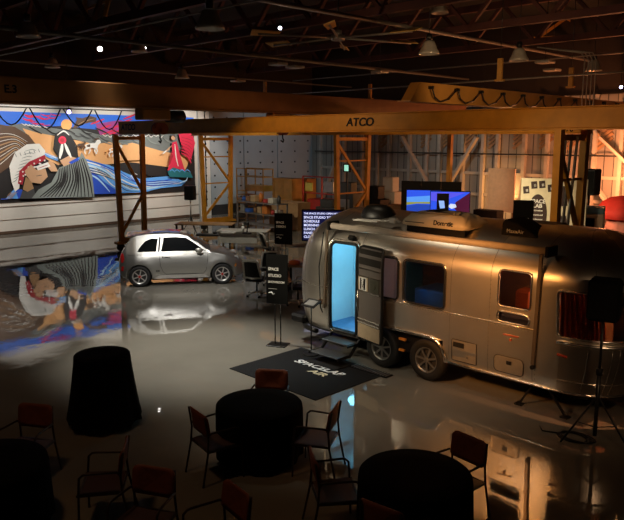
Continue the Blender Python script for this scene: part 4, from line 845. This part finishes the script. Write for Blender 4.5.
table((-7.22, 2.38, 0), .60, .755, .62, 'low round table under black cloth in the bottom left corner', 'black cloth on the table in the bottom left corner', .06, 4)

def arm_chair(label, loc, rz):
    t = thing('arm_chair', label, 'chair', loc, rz, 'brown arm chairs on thin dark legs'); F = mat('dark_brown_frame', (.028, .014, .010), .4, .3)
    for s_ in (-1, 1):
        MB().tube([(.21, s_*.27, 0), (.195, s_*.265, .45), (.18, s_*.265, .62), (.14, s_*.265, .655), (.10, s_*.262, .66), (-.20, s_*.245, .655), (-.245, s_*.225, .63)], .013, 8).build('front_leg_and_arm', F, t)
        MB().tube([(-.33, s_*.245, 0), (-.25, s_*.235, .40), (-.235, s_*.228, .60), (-.275, s_*.215, .86)], .013, 8).build('rear_leg', F, t)
    m = MB()
    for s_ in (-1, 1): m.bar((-.24, s_*.235, .42), (.22, s_*.262, .42), .018, .025)
    m.bar((.195, -.26, .42), (.195, .26, .42), .018, .025); m.bar((-.24, -.235, .42), (-.24, .235, .42), .018, .025); m.build('seat_frame', F, t)
    m = MB(); m.smooth = True
    def sy(x): return .235+.025*(x+.24)/.46
    R1 = [[Vector((x, y*sy(x)*.97, .438-.012*math.cos(y*PI/2)+(.0 if x < .2 else -.01))) for y in [-1+k/5 for k in range(11)]] for x in [-.22+k*.0437 for k in range(11)]]
    m.grid(R1); m.grid([[p-Vector((0, 0, .014)) for p in r] for r in R1]); m.build('seat', CHS, t)
    m = MB(); m.smooth = True
    D = rrect(-.235, .235, .585, .875, .06, 6)
    def bk(y, z, o=0): return Vector((-.245-(z-.6)*.14-.045*(1-(y/.235)**2)+.03+o, y, z))
    for o_ in (0, .014):
        c_ = bk(0, .73, o_); rings = [[bk(y*s, .73+(z-.73)*s, o_) for y, z in D] for s in (.001, .35, .7, 1)]; m.grid(rings, True)
    m.grid([[bk(y, z, 0) for y, z in D], [bk(y, z, .014) for y, z in D]], True); m.build('backrest', CHB, t); return t
ch0 = arm_chair('arm chair with its back to the upper edge of the bottom left table', (-8.02, 3.18, 0), math.radians(-58))
def place(c, deg, label, off=.25):
    a = math.radians(deg); return dup(ch0, (c[0]+off*math.cos(a), c[1]+off*math.sin(a), 0), a, label)
ch0.location = (-8.16+.25*math.cos(math.radians(-58)), 3.33+.25*math.sin(math.radians(-58)), 0)
place((-6.40, 3.53), -128, 'arm chair seen side-on facing left, below the tall cocktail table'); place((-5.68, 3.45), -62, 'arm chair at the bottom edge right of the side-on chair')
place((-6.57, 4.63), 80, 'arm chair on the left side of the central table'); place((-7.07, 6.26), -52, 'arm chair tucked behind the central table, its back against the rug')
place((-5.52, 5.91), -152, 'arm chair on the right side of the central table'); place((-4.77, 4.80), 55, 'arm chair at the left of the bottom right table, facing it')
place((-3.85, 6.31), -97, 'arm chair at the far right, behind the bottom right table'); place((-4.78, 3.78), -98, 'arm chair cut off by the bottom edge under the central table')
place((-3.62, 4.50), 97, 'arm chair cut off by the bottom edge before the bottom right table')

# ================================================================== OFFICE AREA BEHIND THE CAR
OW = mat('pale_grey_frame', (.55, .53, .47), .4)
def task_chair(label, loc, rz):
    t = thing('task_chair', label, 'chair', loc, rz, 'black and white office chairs')
    for k in range(5):
        a = k*2*PI/5; d = Vector((math.cos(a), math.sin(a), 0)); m = MB(); m.tube([Vector((0, 0, .12)), d*.28+Vector((0, 0, .08))], [.025, .016], 8); l = m.build('base_leg', OW, t); MB().cyl(d*.28+Vector((0, 0, .03)), .03, .04, 12, 'y').build('caster', BLK, l)
    MB().tube([(0, 0, .1), (0, 0, .42)], .025, 8).build('gas_lift', BLKM, t); MB().box((-.24, -.24, .42), (.26, .24, .50), bev=.04).build('seat', BLK, t)
    m = MB(); m.smooth = True; R = [[Vector((-.24-.14*k/5-.05*math.cos(y*PI/2), y*(.23-.03*k/5), .56+.42*k/5)) for y in [-1+j/5 for j in range(11)]] for k in range(6)]; m.grid(R); m.grid([[p+Vector((.03, 0, 0)) for p in r] for r in R]); m.build('backrest', BLK, t)
    P = [Vector((-.24, -.24, .55)), Vector((-.38, -.2, .98)), Vector((-.41, 0, 1.0)), Vector((-.38, .2, .98)), Vector((-.24, .24, .55)), Vector((-.28, 0, .52))]; MB().tube(P, .03, 8, True).build('back_frame', OW, t)
    for s_ in (-1, 1): MB().tube([(-.1, s_*.26, .44), (-.08, s_*.29, .66), (.16, s_*.29, .68)], .02, 8).build('armrest', OW, t)
    return t
p = atz(257, 296); tc0 = task_chair('office chair with pale frame left of the nearer black sign', (p.x, p.y, 0), 2.0)
for (u, v, a, l) in ((268, 284, 2.6, 'office chair behind the one left of the nearer sign'), (298, 305, .6, 'office chair right of the nearer sign at the small table'), (272, 262, 1.2, 'office chair farthest back below the second sign')):
    p = atz(u, v); dup(tc0, (p.x, p.y, 0), a, l)
def desk(label, u0, v0, w_, d_, h, rz, top, leg, grp='desks and work tables', ztop=.04):
    p = atz(u0, v0); t = thing('work_desk', label, 'desk', (p.x, p.y, 0), rz, grp); MB().box((-w_/2, -d_/2, h-ztop), (w_/2, d_/2, h), bev=.008).build('desk_top', top, t)
    for sx in (-1, 1):
        for sy in (-1, 1): MB().box((sx*(w_/2-.08)-.035, sy*(d_/2-.08)-.035, 0), (sx*(w_/2-.08)+.035, sy*(d_/2-.08)+.035, h-ztop)).build('leg', leg, t)
    return t, Vector((p.x, p.y, h))
R45 = math.radians(38)
d1, q1 = desk('pale grey desk just behind the front of the car', 244, 250, 1.9, .8, .76, R45, OW, OW); MB().box((-.85, -.30, .3), (.55, -.27, .70)).build('modesty_panel', OW, d1)
d2, q2 = desk('brown-topped workbench behind the car, left of the pale desk', 206, 243, 2.3, .9, .80, R45, WOOD, BLKM)
d3, q3 = desk('small brown table with orange things between sign and trailer tail', 301, 290, .8, .6, .72, R45, WOOD, BLKM)
d4, q4 = desk('pale desk beside the trailer tail behind the office chairs', 298, 268, 1.5, .7, .76, R45, OW, OW)
def onplace(mb, name, m_, u, v, z, label, cat, rz=0, grp=None):
    p = atz(u, v, z); o = mb.build(name, m_, None, (p.x, p.y, z+.001), rz); return tag(o, label, cat, grp)
m = MB(); m.smooth = True; m.lathe([(.001, 0), (.14, 0), (.16, .03), (.15, .09), (.05, .12), (.001, .12)], 20); tag(m.build('orange_helmet', mat('orange_plastic', (.75, .16, .04), .35), None, (q3.x-.12, q3.y-.12, .721)), 'round orange object on the small table beside the trailer tail', 'helmet')
m = MB(); m.cyl((0, 0, .12), .05, .24, 14); m.cyl((0, 0, .29), .02, .1, 10); onplace(m, 'white_bottle', WHT, 243, 233, .76, 'white bottle on the pale desk behind the car', 'bottle')
m = MB(); m.box((-.16, -.10, 0), (.16, .10, .06), bev=.02); m.tube([(0, 0, .05), (.05, 0, .3), (-.1, .05, .42)], .02, 8); m.box((-.2, -.02, .3), (.05, .1, .42), bev=.03); onplace(m, 'desk_machine', BLKM, 247, 234, .76, 'small dark machine on the pale desk beside the bottle', 'machine')
m = MB(); m.box((-.25, -.18, 0), (.25, .18, .04), bev=.01); m.box((-.2, -.15, .04), (.2, .15, .07)); onplace(m, 'paper_stack', WHT, 228, 233, .80, 'pale stack of papers on the brown workbench', 'paper', .6)
m = MB(); m.box((-.4, -.12, 0), (.4, .12, .08), bev=.02); m.cyl((.25, 0, .12), .07, .08, 12); onplace(m, 'toolbox', GRYD, 208, 236, .80, 'low dark toolbox on the brown workbench', 'toolbox', .7)
# pole speaker by the white column
p = atz(200, 236); t = thing('speaker_stand', 'small black stand by the white bolted column right of the mural', 'stand', (p.x-1.2, p.y+.4, 0))
MB().tube([(0, 0, .5), (0, 0, 1.45)], .03, 8).build('pole', STEEL, t)
for k in range(3): a = k*2.1; MB().tube([(0, 0, .7), (.4*math.cos(a), .4*math.sin(a), .01)], .02, 6).build('leg', BLKM, t)
t = thing('loudspeaker', 'black loudspeaker on the small stand right of the mural', 'speaker', (p.x-1.2, p.y+.4, 1.452), .6); MB().box((-.22, -.2, 0), (.22, .2, .62), bev=.03).build('cabinet', BLK, t); MB().box((-.18, -.21, .05), (.18, -.2, .57)).build('grille', mat('black_mesh', ()), t)

# yellow platform ladder
pf = aty(255, 208, 24.5); pl = thing('platform_ladder', 'yellow platform ladder with railings before the grey hangar door', 'ladder', (pf.x, 24.5, 0))
m = MB()
for x in (-1.1, -.35, 1.1):
    for y in (-.35, .35): m.bar((x, y, 0), (x, y, 2.55 if x > -1 else 2.5), .05)
m.build('upright', YELD, pl)
m = MB(); m.box((-.35, -.35, 1.35), (1.1, .35, 1.65)); m.build('platform', YELD, pl); m = MB()
for z in (2.1, 2.52):
    m.bar((-1.1, -.35, z), (1.1, -.35, z), .045); m.bar((-1.1, .35, z), (1.1, .35, z), .045); m.bar((1.1, -.35, z), (1.1, .35, z), .045)
m.build('guard_rail', YELD, pl)
for k in range(6): MB().box((-1.1, -.35, .2+k*.22), (-.35, .35, .23+k*.22)).build('ladder_step', YELD, pl)
# yellow cabinets, crates, red machine
def crate(u, v, y, w_, d_, h, m_, label, name='crate', cat='crate', grp='cabinets and crates at the back', z=0, rails=True):
    p = aty(u, v, y); t = thing(name, label, cat, (p.x, y, z), 0, grp); MB().box((-w_/2, -d_/2, 0), (w_/2, d_/2, h), bev=.01).build('body', m_, t)
    if rails:
        m = MB()
        for x in (-w_/2, 0, w_/2): m.box((x-.03, -d_/2-.02, 0), (x+.03, -d_/2, h))
        m.box((-w_/2, -d_/2-.02, h-.08), (w_/2, -d_/2, h)); m.build('edge_rail', m_, t)
    return t
crate(288, 208, 24.0, 1.35, .7, 2.15, YELD, 'tall yellow cabinet right of the platform ladder', 'storage_cabinet', 'cabinet'); crate(306, 208, 25.2, .8, .7, 2.1, YELD, 'narrower yellow cabinet with a bright placard', 'storage_cabinet', 'cabinet')
crate(290, 215, 22.0, 1.9, .8, 1.25, mat('cardboard', (.42, .25, .12), .8), 'long tan crate in front of the yellow cabinets', 'crate')
rm = crate(326, 205, 24.5, 1.7, .9, 1.2, RED, 'red machine with a tube frame behind the trailer tail', 'red_machine', 'machine', rails=False)
m = MB()
for x in (-1.1, .2, 1.2): m.bar((x, -.5, 0), (x, -.5, 2.3), .06)
m.bar((-1.1, -.5, 2.3), (1.2, -.5, 2.3), .06); m.bar((-1.1, -.5, 1.5), (1.2, -.5, 1.5), .05); m.build('tube_frame', RED, rm); MB().box((-.9, -.55, 1.6), (-.4, -.5, 2.0)).build('placard', mat('yellow_placard', (.7, .6, .1), .5), rm); MB().box((.4, -.56, 1.6), (1.0, -.5, 2.1)).build('gauge_panel', STEEL, rm)
# shelving rack with small goods
sr = aty(262, 225, 20.5); sh = thing('shelving_rack', 'low metal rack loaded with small goods behind the pale desk', 'shelf', (sr.x, 20.5, 0))
for z in (.25, .75, 1.25): MB().box((-1.4, -.3, z), (1.4, .3, z+.04)).build('shelf_board', STEEL, sh)
for x in (-1.38, 1.38):
    for y in (-.28, .28): MB().box((x-.03, y-.03, 0), (x+.03, y+.03, 1.3)).build('upright', STEEL, sh)
GC = [('white', (.6, .58, .52)), ('blue', (.03, .12, .5)), ('orange', (.6, .2, .04)), ('dark', (.05, .05, .05)), ('brown', (.25, .13, .06)), ('red', (.45, .04, .03)), ('grey', (.25, .25, .24)), ('tan', (.45, .32, .18))]
for k in range(14):
    nm, c = GC[(k*3+1) % 8]; x = -1.25+(k % 7)*.4; z = 1.291 if k < 7 else .791; s = .11+.05*((k*7) % 3)/2; h = .16+.07*((k*5) % 4)
    m = MB()
    if k % 3 == 0: m.cyl((0, 0, h/2), s*.8, h, 14); m.cyl((0, 0, h+.03), s*.4, .06, 12)
    else: m.box((-s, -s, 0), (s, s, h), bev=.02); m.box((-s*.6, -s-.005, h*.3), (s*.6, -s, h*.7))
    o = m.build('stored_container' if k % 3 == 0 else 'storage_box', mat('goods_'+nm, c, .5), None, (sr.x+x, 20.5, z)); tag(o, '%s %s on the %s shelf of the low rack, %s' % (nm, 'canister' if k % 3 == 0 else 'box', 'top' if k < 7 else 'middle', ('at its left end', 'second from its left end', 'third from its left end', 'at its middle', 'third from its right end', 'second from its right end', 'at its right end')[k % 7]), 'canister' if k % 3 == 0 else 'box', 'goods on the low rack')
# text display beside the trailer tail
pd = aty(326, 232, 15.2); dt = thing('display_screen', 'large dark blue display with lines of white text behind the trailer tail', 'screen', (pd.x, 15.2, 0), math.radians(38))
MB().box((-.75, -.04, 1.0), (.75, .04, 1.98), bev=.01).build('housing', BLK, dt); s1 = MB().box((-.71, -.045, 1.04), (.71, -.04, 1.94)).build('lit_screen', mat('navy_lit_screen', (.01, .01, .05), .3, emit=(.01, .012, .10), es=.35), dt)
LT = mat('lit_screen_text', (.8, .8, .9), .4, emit=(.62, .66, 1), es=1.1)
for k, s in enumerate(('THE SPACE STUDIO OPEN HOUSE WELCOME', 'SPACE STUDIO TOUR', 'SCHEDULE', 'MORNING', 'LUNCH', 'PANEL', 'CLOSE')): text(s, .10 if k else .076, LT, s1, (-.68, -.05, 1.86-k*.12), (PI/2, 0, 0), bold=True, align='LEFT')
for s_ in (-1, 1): MB().box((s_*.5-.03, -.03, 0), (s_*.5+.03, .03, 1.0)).build('stand_leg', BLKM, dt)
MB().box((-.7, -.3, 0), (.7, .3, .03)).build('stand_base', BLKM, dt)

# ================================================================== BEHIND THE TRAILER
bd = aty(430, 200, 18.5); bk_ = thing('black_backdrop', 'wide black panelled backdrop behind the two blue screens', 'backdrop', (bd.x, 18.7, 0), math.radians(22))
for k in range(3): MB().box((-1.08+k*.66, -.03, 0), (-.43+k*.66, .03, 2.75), bev=.008).build('panel', BLK, bk_)
def tv(u, v, y, w_, h, zc, rz, label, deco):
    p = aty(u, v, y); t = thing('television', label, 'television', (p.x, y, 0), rz, 'large blue screens'); MB().box((-w_/2-.02, -.03, zc-h/2-.02), (w_/2+.02, .03, zc+h/2+.02), bev=.008).build('housing', BLK, t)
    s = MB().box((-w_/2, -.036, zc-h/2), (w_/2, -.031, zc+h/2)).build('lit_screen', mat('blue_lit_screen', (.01, .02, .2), .3, emit=(.03, .10, .85), es=1.0), t)
    for s_ in (-1, 1): MB().box((s_*.3-.03, -.03, 0), (s_*.3+.03, .03, zc-h/2)).build('stand_leg', BLKM, t)
    MB().box((-.45, -.3, 0), (.45, .3, .03)).build('stand_base', BLKM, t)
    for k, (nm, c, e, pts) in enumerate(deco): MB().poly([(x*w_/2, -.037-.0006*k, zc+z*h/2) for x, z in pts]).build(nm, mat('screen_'+nm, c, .4, emit=c, es=e), s)
tv(424, 202, 16.6, 1.0, .62, 2.32, math.radians(30), 'left blue screen showing a landscape, behind the trailer roof', [('horizon_sky', (.10, .35, 1), .9, [(-1, .35), (1, .6), (1, -.05), (-1, -.1)]), ('yellow_field', (.45, .5, .1), .55, [(-1, -.12), (1, -.02), (1, -.25), (-.4, -.25), (-1, -.4)]), ('blue_car_bonnet', (.02, .08, .6), .7, [(-1, -.5), (-.3, -.3), (.4, -.35), (1, -.6), (1, -1), (-1, -1)]), ('info_box', (.45, .6, .8), .8, [(.55, .9), (.92, .92), (.92, .15), (.55, .12)])])
tv(450, 201, 16.2, 1.05, .62, 2.36, math.radians(30), 'right blue screen partly dark red, behind the roof air conditioner', [('magenta_shape', (.10, .01, .05), .6, [(.3, .1), (1, .95), (1, -1), (.55, -1), (.2, -.4)]), ('violet_band', (.10, .10, .9), .9, [(-1, .2), (-1, .95), (.8, .95), (-.5, .1)]), ('white_cloud', (.7, .8, 1), .9, [(-.1, -.3), (.05, -.05), (.3, -.1), (.35, -.35), (.1, -.5)]), ('black_phone', (.005, .005, .01), .1, [(-.68, .85), (-.05, .85), (-.05, -.9), (-.68, -.9)]), ('phone_text', (.3, .5, 1), .9, [(-.58, .2), (-.3, .2), (-.25, -.45), (-.5, -.5)])])
# machines between gantry legs
def clutter(u, v, y, w_, d_, h, m_, label, name, cat, grp=None, rz=0, z=0):
    p = aty(u, v, y); t = thing(name, label, cat, (p.x, y, z), rz, grp); MB().box((-w_/2, -d_/2, 0), (w_/2, d_/2, h*.78), bev=.02).build('cabinet', m_, t); MB().box((-w_*.32, -d_*.4, h*.78), (w_*.32, d_*.3, h), bev=.02).build('top_unit', m_, t)
    MB().box((-w_*.35, -d_/2-.01, h*.4), (w_*.3, -d_/2, h*.66)).build('front_panel', STEEL, t); return t
clutter(391, 200, 22, .8, .6, 2.6, WHT, 'tall white cabinet left of the black backdrop', 'equipment_cabinet', 'cabinet'); clutter(376, 200, 21, .9, .6, 2.3, BLK, 'tall black machine right of the middle yellow legs', 'equipment_cabinet', 'cabinet')
clutter(400, 205, 20.5, 1.3, .6, 1.7, WOOD, 'brown bench with gear below the white cabinet', 'equipment_bench', 'bench'); clutter(349, 205, 23.2, 1.0, .6, 2.2, GRYD, 'dark machine seen between the middle yellow legs', 'equipment_cabinet', 'cabinet')
p = aty(347, 168, 22.5); t = thing('wall_monitor', 'small glowing greenish monitor between the middle yellow legs', 'monitor', (p.x, 22.5, 0)); MB().box((-.2, -.04, p.z-.18), (.2, .04, p.z+.18), bev=.01).build('housing', BLK, t); MB().box((-.12, -.045, p.z-.13), (.12, -.04, p.z+.13)).build('lit_screen', mat('green_lit_screen', (.3, .6, .5), .4, emit=(.35, .8, .6), es=.9), t); MB().box((-.03, -.02, 0), (.03, .02, p.z-.18)).build('pole', BLKM, t)
clutter(330, 208, 22.0, 1.2, .6, 1.5, GRYD, 'low grey machine right of the red machine', 'equipment_cabinet', 'cabinet')
# big light cabinet panel and lamp
p = aty(500, 210, 26); t = thing('plywood_panel', 'tall plywood panel lit orange left of the poster board', 'panel', (p.x, 26, 0)); MB().box((-.62, -.03, 1.1), (.62, .03, 2.9)).build('sheet', mat('peach_plywood', (.75, .56, .40), .7), t)
for s_ in (-1, 1): MB().box((s_*.55-.04, .03, 0), (s_*.55+.04, .09, 2.8)).build('post', WOOD, t)
clutter(489, 208, 22, 1.5, .7, 1.6, BLK, 'black bench with gear below the plywood panel', 'equipment_bench', 'bench')
p = aty(497, 214, 17); m = MB(); m.box((-1.0, -.3, 0), (1.0, .3, 1.3)); m.box((-.2, -.25, 1.3), (.1, .1, 1.33)); tag(m.build('wooden_counter', WOOD, None, (p.x, 17, 0)), 'low orange-lit wooden counter left of the black box sign', 'counter')
# poster board
pb = aty(551, 235, 15.3); t = thing('poster_board', 'large cream poster board with dark pictures, leaning upright behind the trailer', 'board', (pb.x, 15.3, 0), math.radians(14))
b = MB().box((-.74, -.02, 1.0), (.74, .02, 3.2), bev=.005).build('board', mat('cream_card', (.74, .66, .46), .6), t)
for s_ in (-1, 1): MB().bar((s_*.7, .03, 1.1), (s_*.7, .5, 0), .05).build('prop_leg', WOOD, t)
PB = mat('print_dark_brown', (.035, .015, .012), .6)
def pic(x, z, w_, h, m_, name='small_picture', a=.12):
    c, s = math.cos(a), math.sin(a); MB().poly([(x+i*c-j*s, -.0215, z+i*s+j*c) for i, j in ((-w_/2, -h/2), (w_/2, -h/2), (w_/2, h/2), (-w_/2, h/2))]).build(name, m_, b)
m = MB(); m.poly([(-.34+.225*math.cos(2*PI*k/32), -.0215, 2.35+.48*math.sin(2*PI*k/32)) for k in range(32)]); m.build('oval_print', PB, b)
for k, (s, sz) in enumerate((('SPACE', .15), ('LAB', .15), ('innovation', .07), ('research and', .06), ('development', .06), ('community', .06))): text(s, sz*.82, WTXT, b, (-.34, -.024, 2.66-k*.105), (PI/2, 0, 0), bold=True)
for x, z in ((-.62, 2.92), (-.44, 3.04), (-.26, 3.06), (-.06, 2.98), (.02, 1.75), (.28, 1.5), (.64, 2.9), (.64, 2.2), (.64, 1.7)): pic(x, z, .14, .17, PB); pic(x+.02, z-.01, .05, .06, WTXT, 'picture_detail')
pic(.16, 2.80, .30, .46, PB, 'book_cover', .1); pic(.10, 2.85, .12, .30, mat('print_blue', (.05, .25, .6), .6), 'book_cover_detail', .1); pic(.2, 2.15, .28, .40, PB, 'book_cover', .1); pic(.2, 2.18, .14, .2, mat('print_grey', (.4, .38, .36), .6), 'book_cover_detail', .1)
p = aty(523, 200, 16.2); t = thing('easel', 'dark wooden easel leg left of the poster board', 'easel', (p.x, 16.2, 0)); MB().bar((-.35, 0, 0), (-.02, 0, 3.1), .07, .1).build('leg', WOOD, t); MB().bar((.35, .2, 0), (.02, 0, 3.1), .07, .1).build('leg', WOOD, t); MB().bar((-.2, .02, 1.5), (.2, .1, 1.5), .05).build('crossbar', WOOD, t)
p = aty(521, 232, 12.9); t = thing('sign_stand', 'black square sign with two white lines behind the trailer roof hood', 'sign', (p.x, 12.95, 0), math.radians(25), 'black sign stands'); b = MB().box((-.2, -.02, 2.2), (.2, .02, 2.88), bev=.004).build('sign_panel', mat('matt_black_panel', ()), t); text('SPACE LAB', .05, WTXT, b, (0, -.025, 2.50), (PI/2, 0, 0)); text('SHOWROOM', .05, WTXT, b, (0, -.025, 2.42), (PI/2, 0, 0)); MB().tube([(0, 0, .02), (0, 0, 2.2)], .015).build('pole', BLKM, t); MB().box((-.2, -.15, 0), (.2, .15, .02)).build('base_plate', BLKM, t)
# bundle of lighting stands between the right gantry legs
for k, (x, l) in enumerate(((-6.36, 'silver pole leaning nearest the poster board between the yellow legs'), (-6.28, 'middle silver pole between the right yellow legs'), (-6.20, 'silver pole leaning against the right yellow leg'))):
    m = MB(); m.tube([(-.10+.05*k, -.1, 0), (.03, 0, 2.6), (.05+.02*k, .05, 4.15)], .03, 8); tag(m.build('lighting_pole', STEEL if k != 1 else PIPE, None, (x-.02, 13.42+.05*k, 0)), l, 'pole', 'silver poles by the gantry')
p = aty(590, 182, 18.5); t = thing('loudspeaker', 'black loudspeaker hung high right of the yellow gantry legs', 'speaker', (p.x, 18.5, p.z-.35)); MB().box((-.22, -.2, 0), (.22, .2, .7), bev=.03).build('cabinet', BLK, t); MB().box((-.18, -.21, .05), (.18, -.2, .65)).build('grille', mat('black_mesh', ()), t); MB().tube([(0, 0, 0), (0, 0, -(p.z-.35))], .03).build('pole', BLKM, t)
p = aty(586, 225, 16.5); t = thing('display_fridge', 'white cabinet with black front and blue top right of the gantry legs', 'cabinet', (p.x, 16.5, 0), math.radians(20)); MB().box((-.4, -.3, 0), (.4, .3, 2.35), bev=.02).build('body', WHT, t); MB().box((-.34, -.32, .1), (.2, -.3, 2.25), bev=.01).build('dark_front', BLK, t); MB().box((-.4, -.3, 2.35), (.4, .3, 2.5), bev=.02).build('blue_top', mat('pale_blue_plastic', (.2, .45, .7), .4), t)
p = aty(597, 230, 15.2); t = thing('rubbish_bin', 'tall black bin in front of the white cabinet at the right', 'bin', (p.x, 15.2, 0)); m = MB(); m.smooth = True; m.lathe([(.22, 0), (.28, 1.75)], 24); m.smooth = False; m.cyl((0, 0, .02), .22, .03, 24); m.build('body', BLK, t); MB().cyl((0, 0, 1.78), .29, .08, 24).build('lid', BLK, t)
# red and pink draped object
p = aty(619, 235, 21); t = thing('garden_figure', 'red domed hood above a pink body lit orange at the right edge', 'figure', (p.x, 21, 0))
m = MB(); m.smooth = True; m.lathe([(.001, 2.45), (.3, 2.4), (.5, 2.28), (.66, 2.05), (.74, 1.8), (.64, 1.78), (.001, 1.9)], 24, rf=lambda a, z: 1+.05*math.sin(9*a)); m.build('red_hood', mat('red_hood_fabric', (.65, .05, .04), .7), t)
m = MB(); m.smooth = True; m.lathe([(.001, 1.85), (.35, 1.8), (.4, 1.5), (.34, 1.2), (.5, .4), (.55, 0)], 24, rf=lambda a, z: 1+.06*math.sin(7*a)); m.build('pink_body', mat('pink_fabric', (.75, .35, .28), .8), t)
crate(604, 226, 19, 1.5, .7, 1.0, WOODL, 'low wooden crate below the red hooded object')
p = aty(449, 180, 25); m = MB(); m.box((-.09, -.09, 0), (.09, .09, 4.35)); m.box((-.16, -.16, 0), (.16, .16, .03)); m.box((-.14, -.14, 4.3), (.14, .14, 4.38)); tag(m.build('steel_post', YELD, None, (p.x, 25, 0)), 'single yellow steel post behind the right blue screen', 'post')
for n_ in ('matt_black_panel', 'matt_black_cabinet', 'black_mesh', 'black_hood_plastic', 'charcoal_carpet', 'black_paint'):
    MC[n_].node_tree.nodes['Principled BSDF'].inputs['Specular IOR Level'].default_value = .15
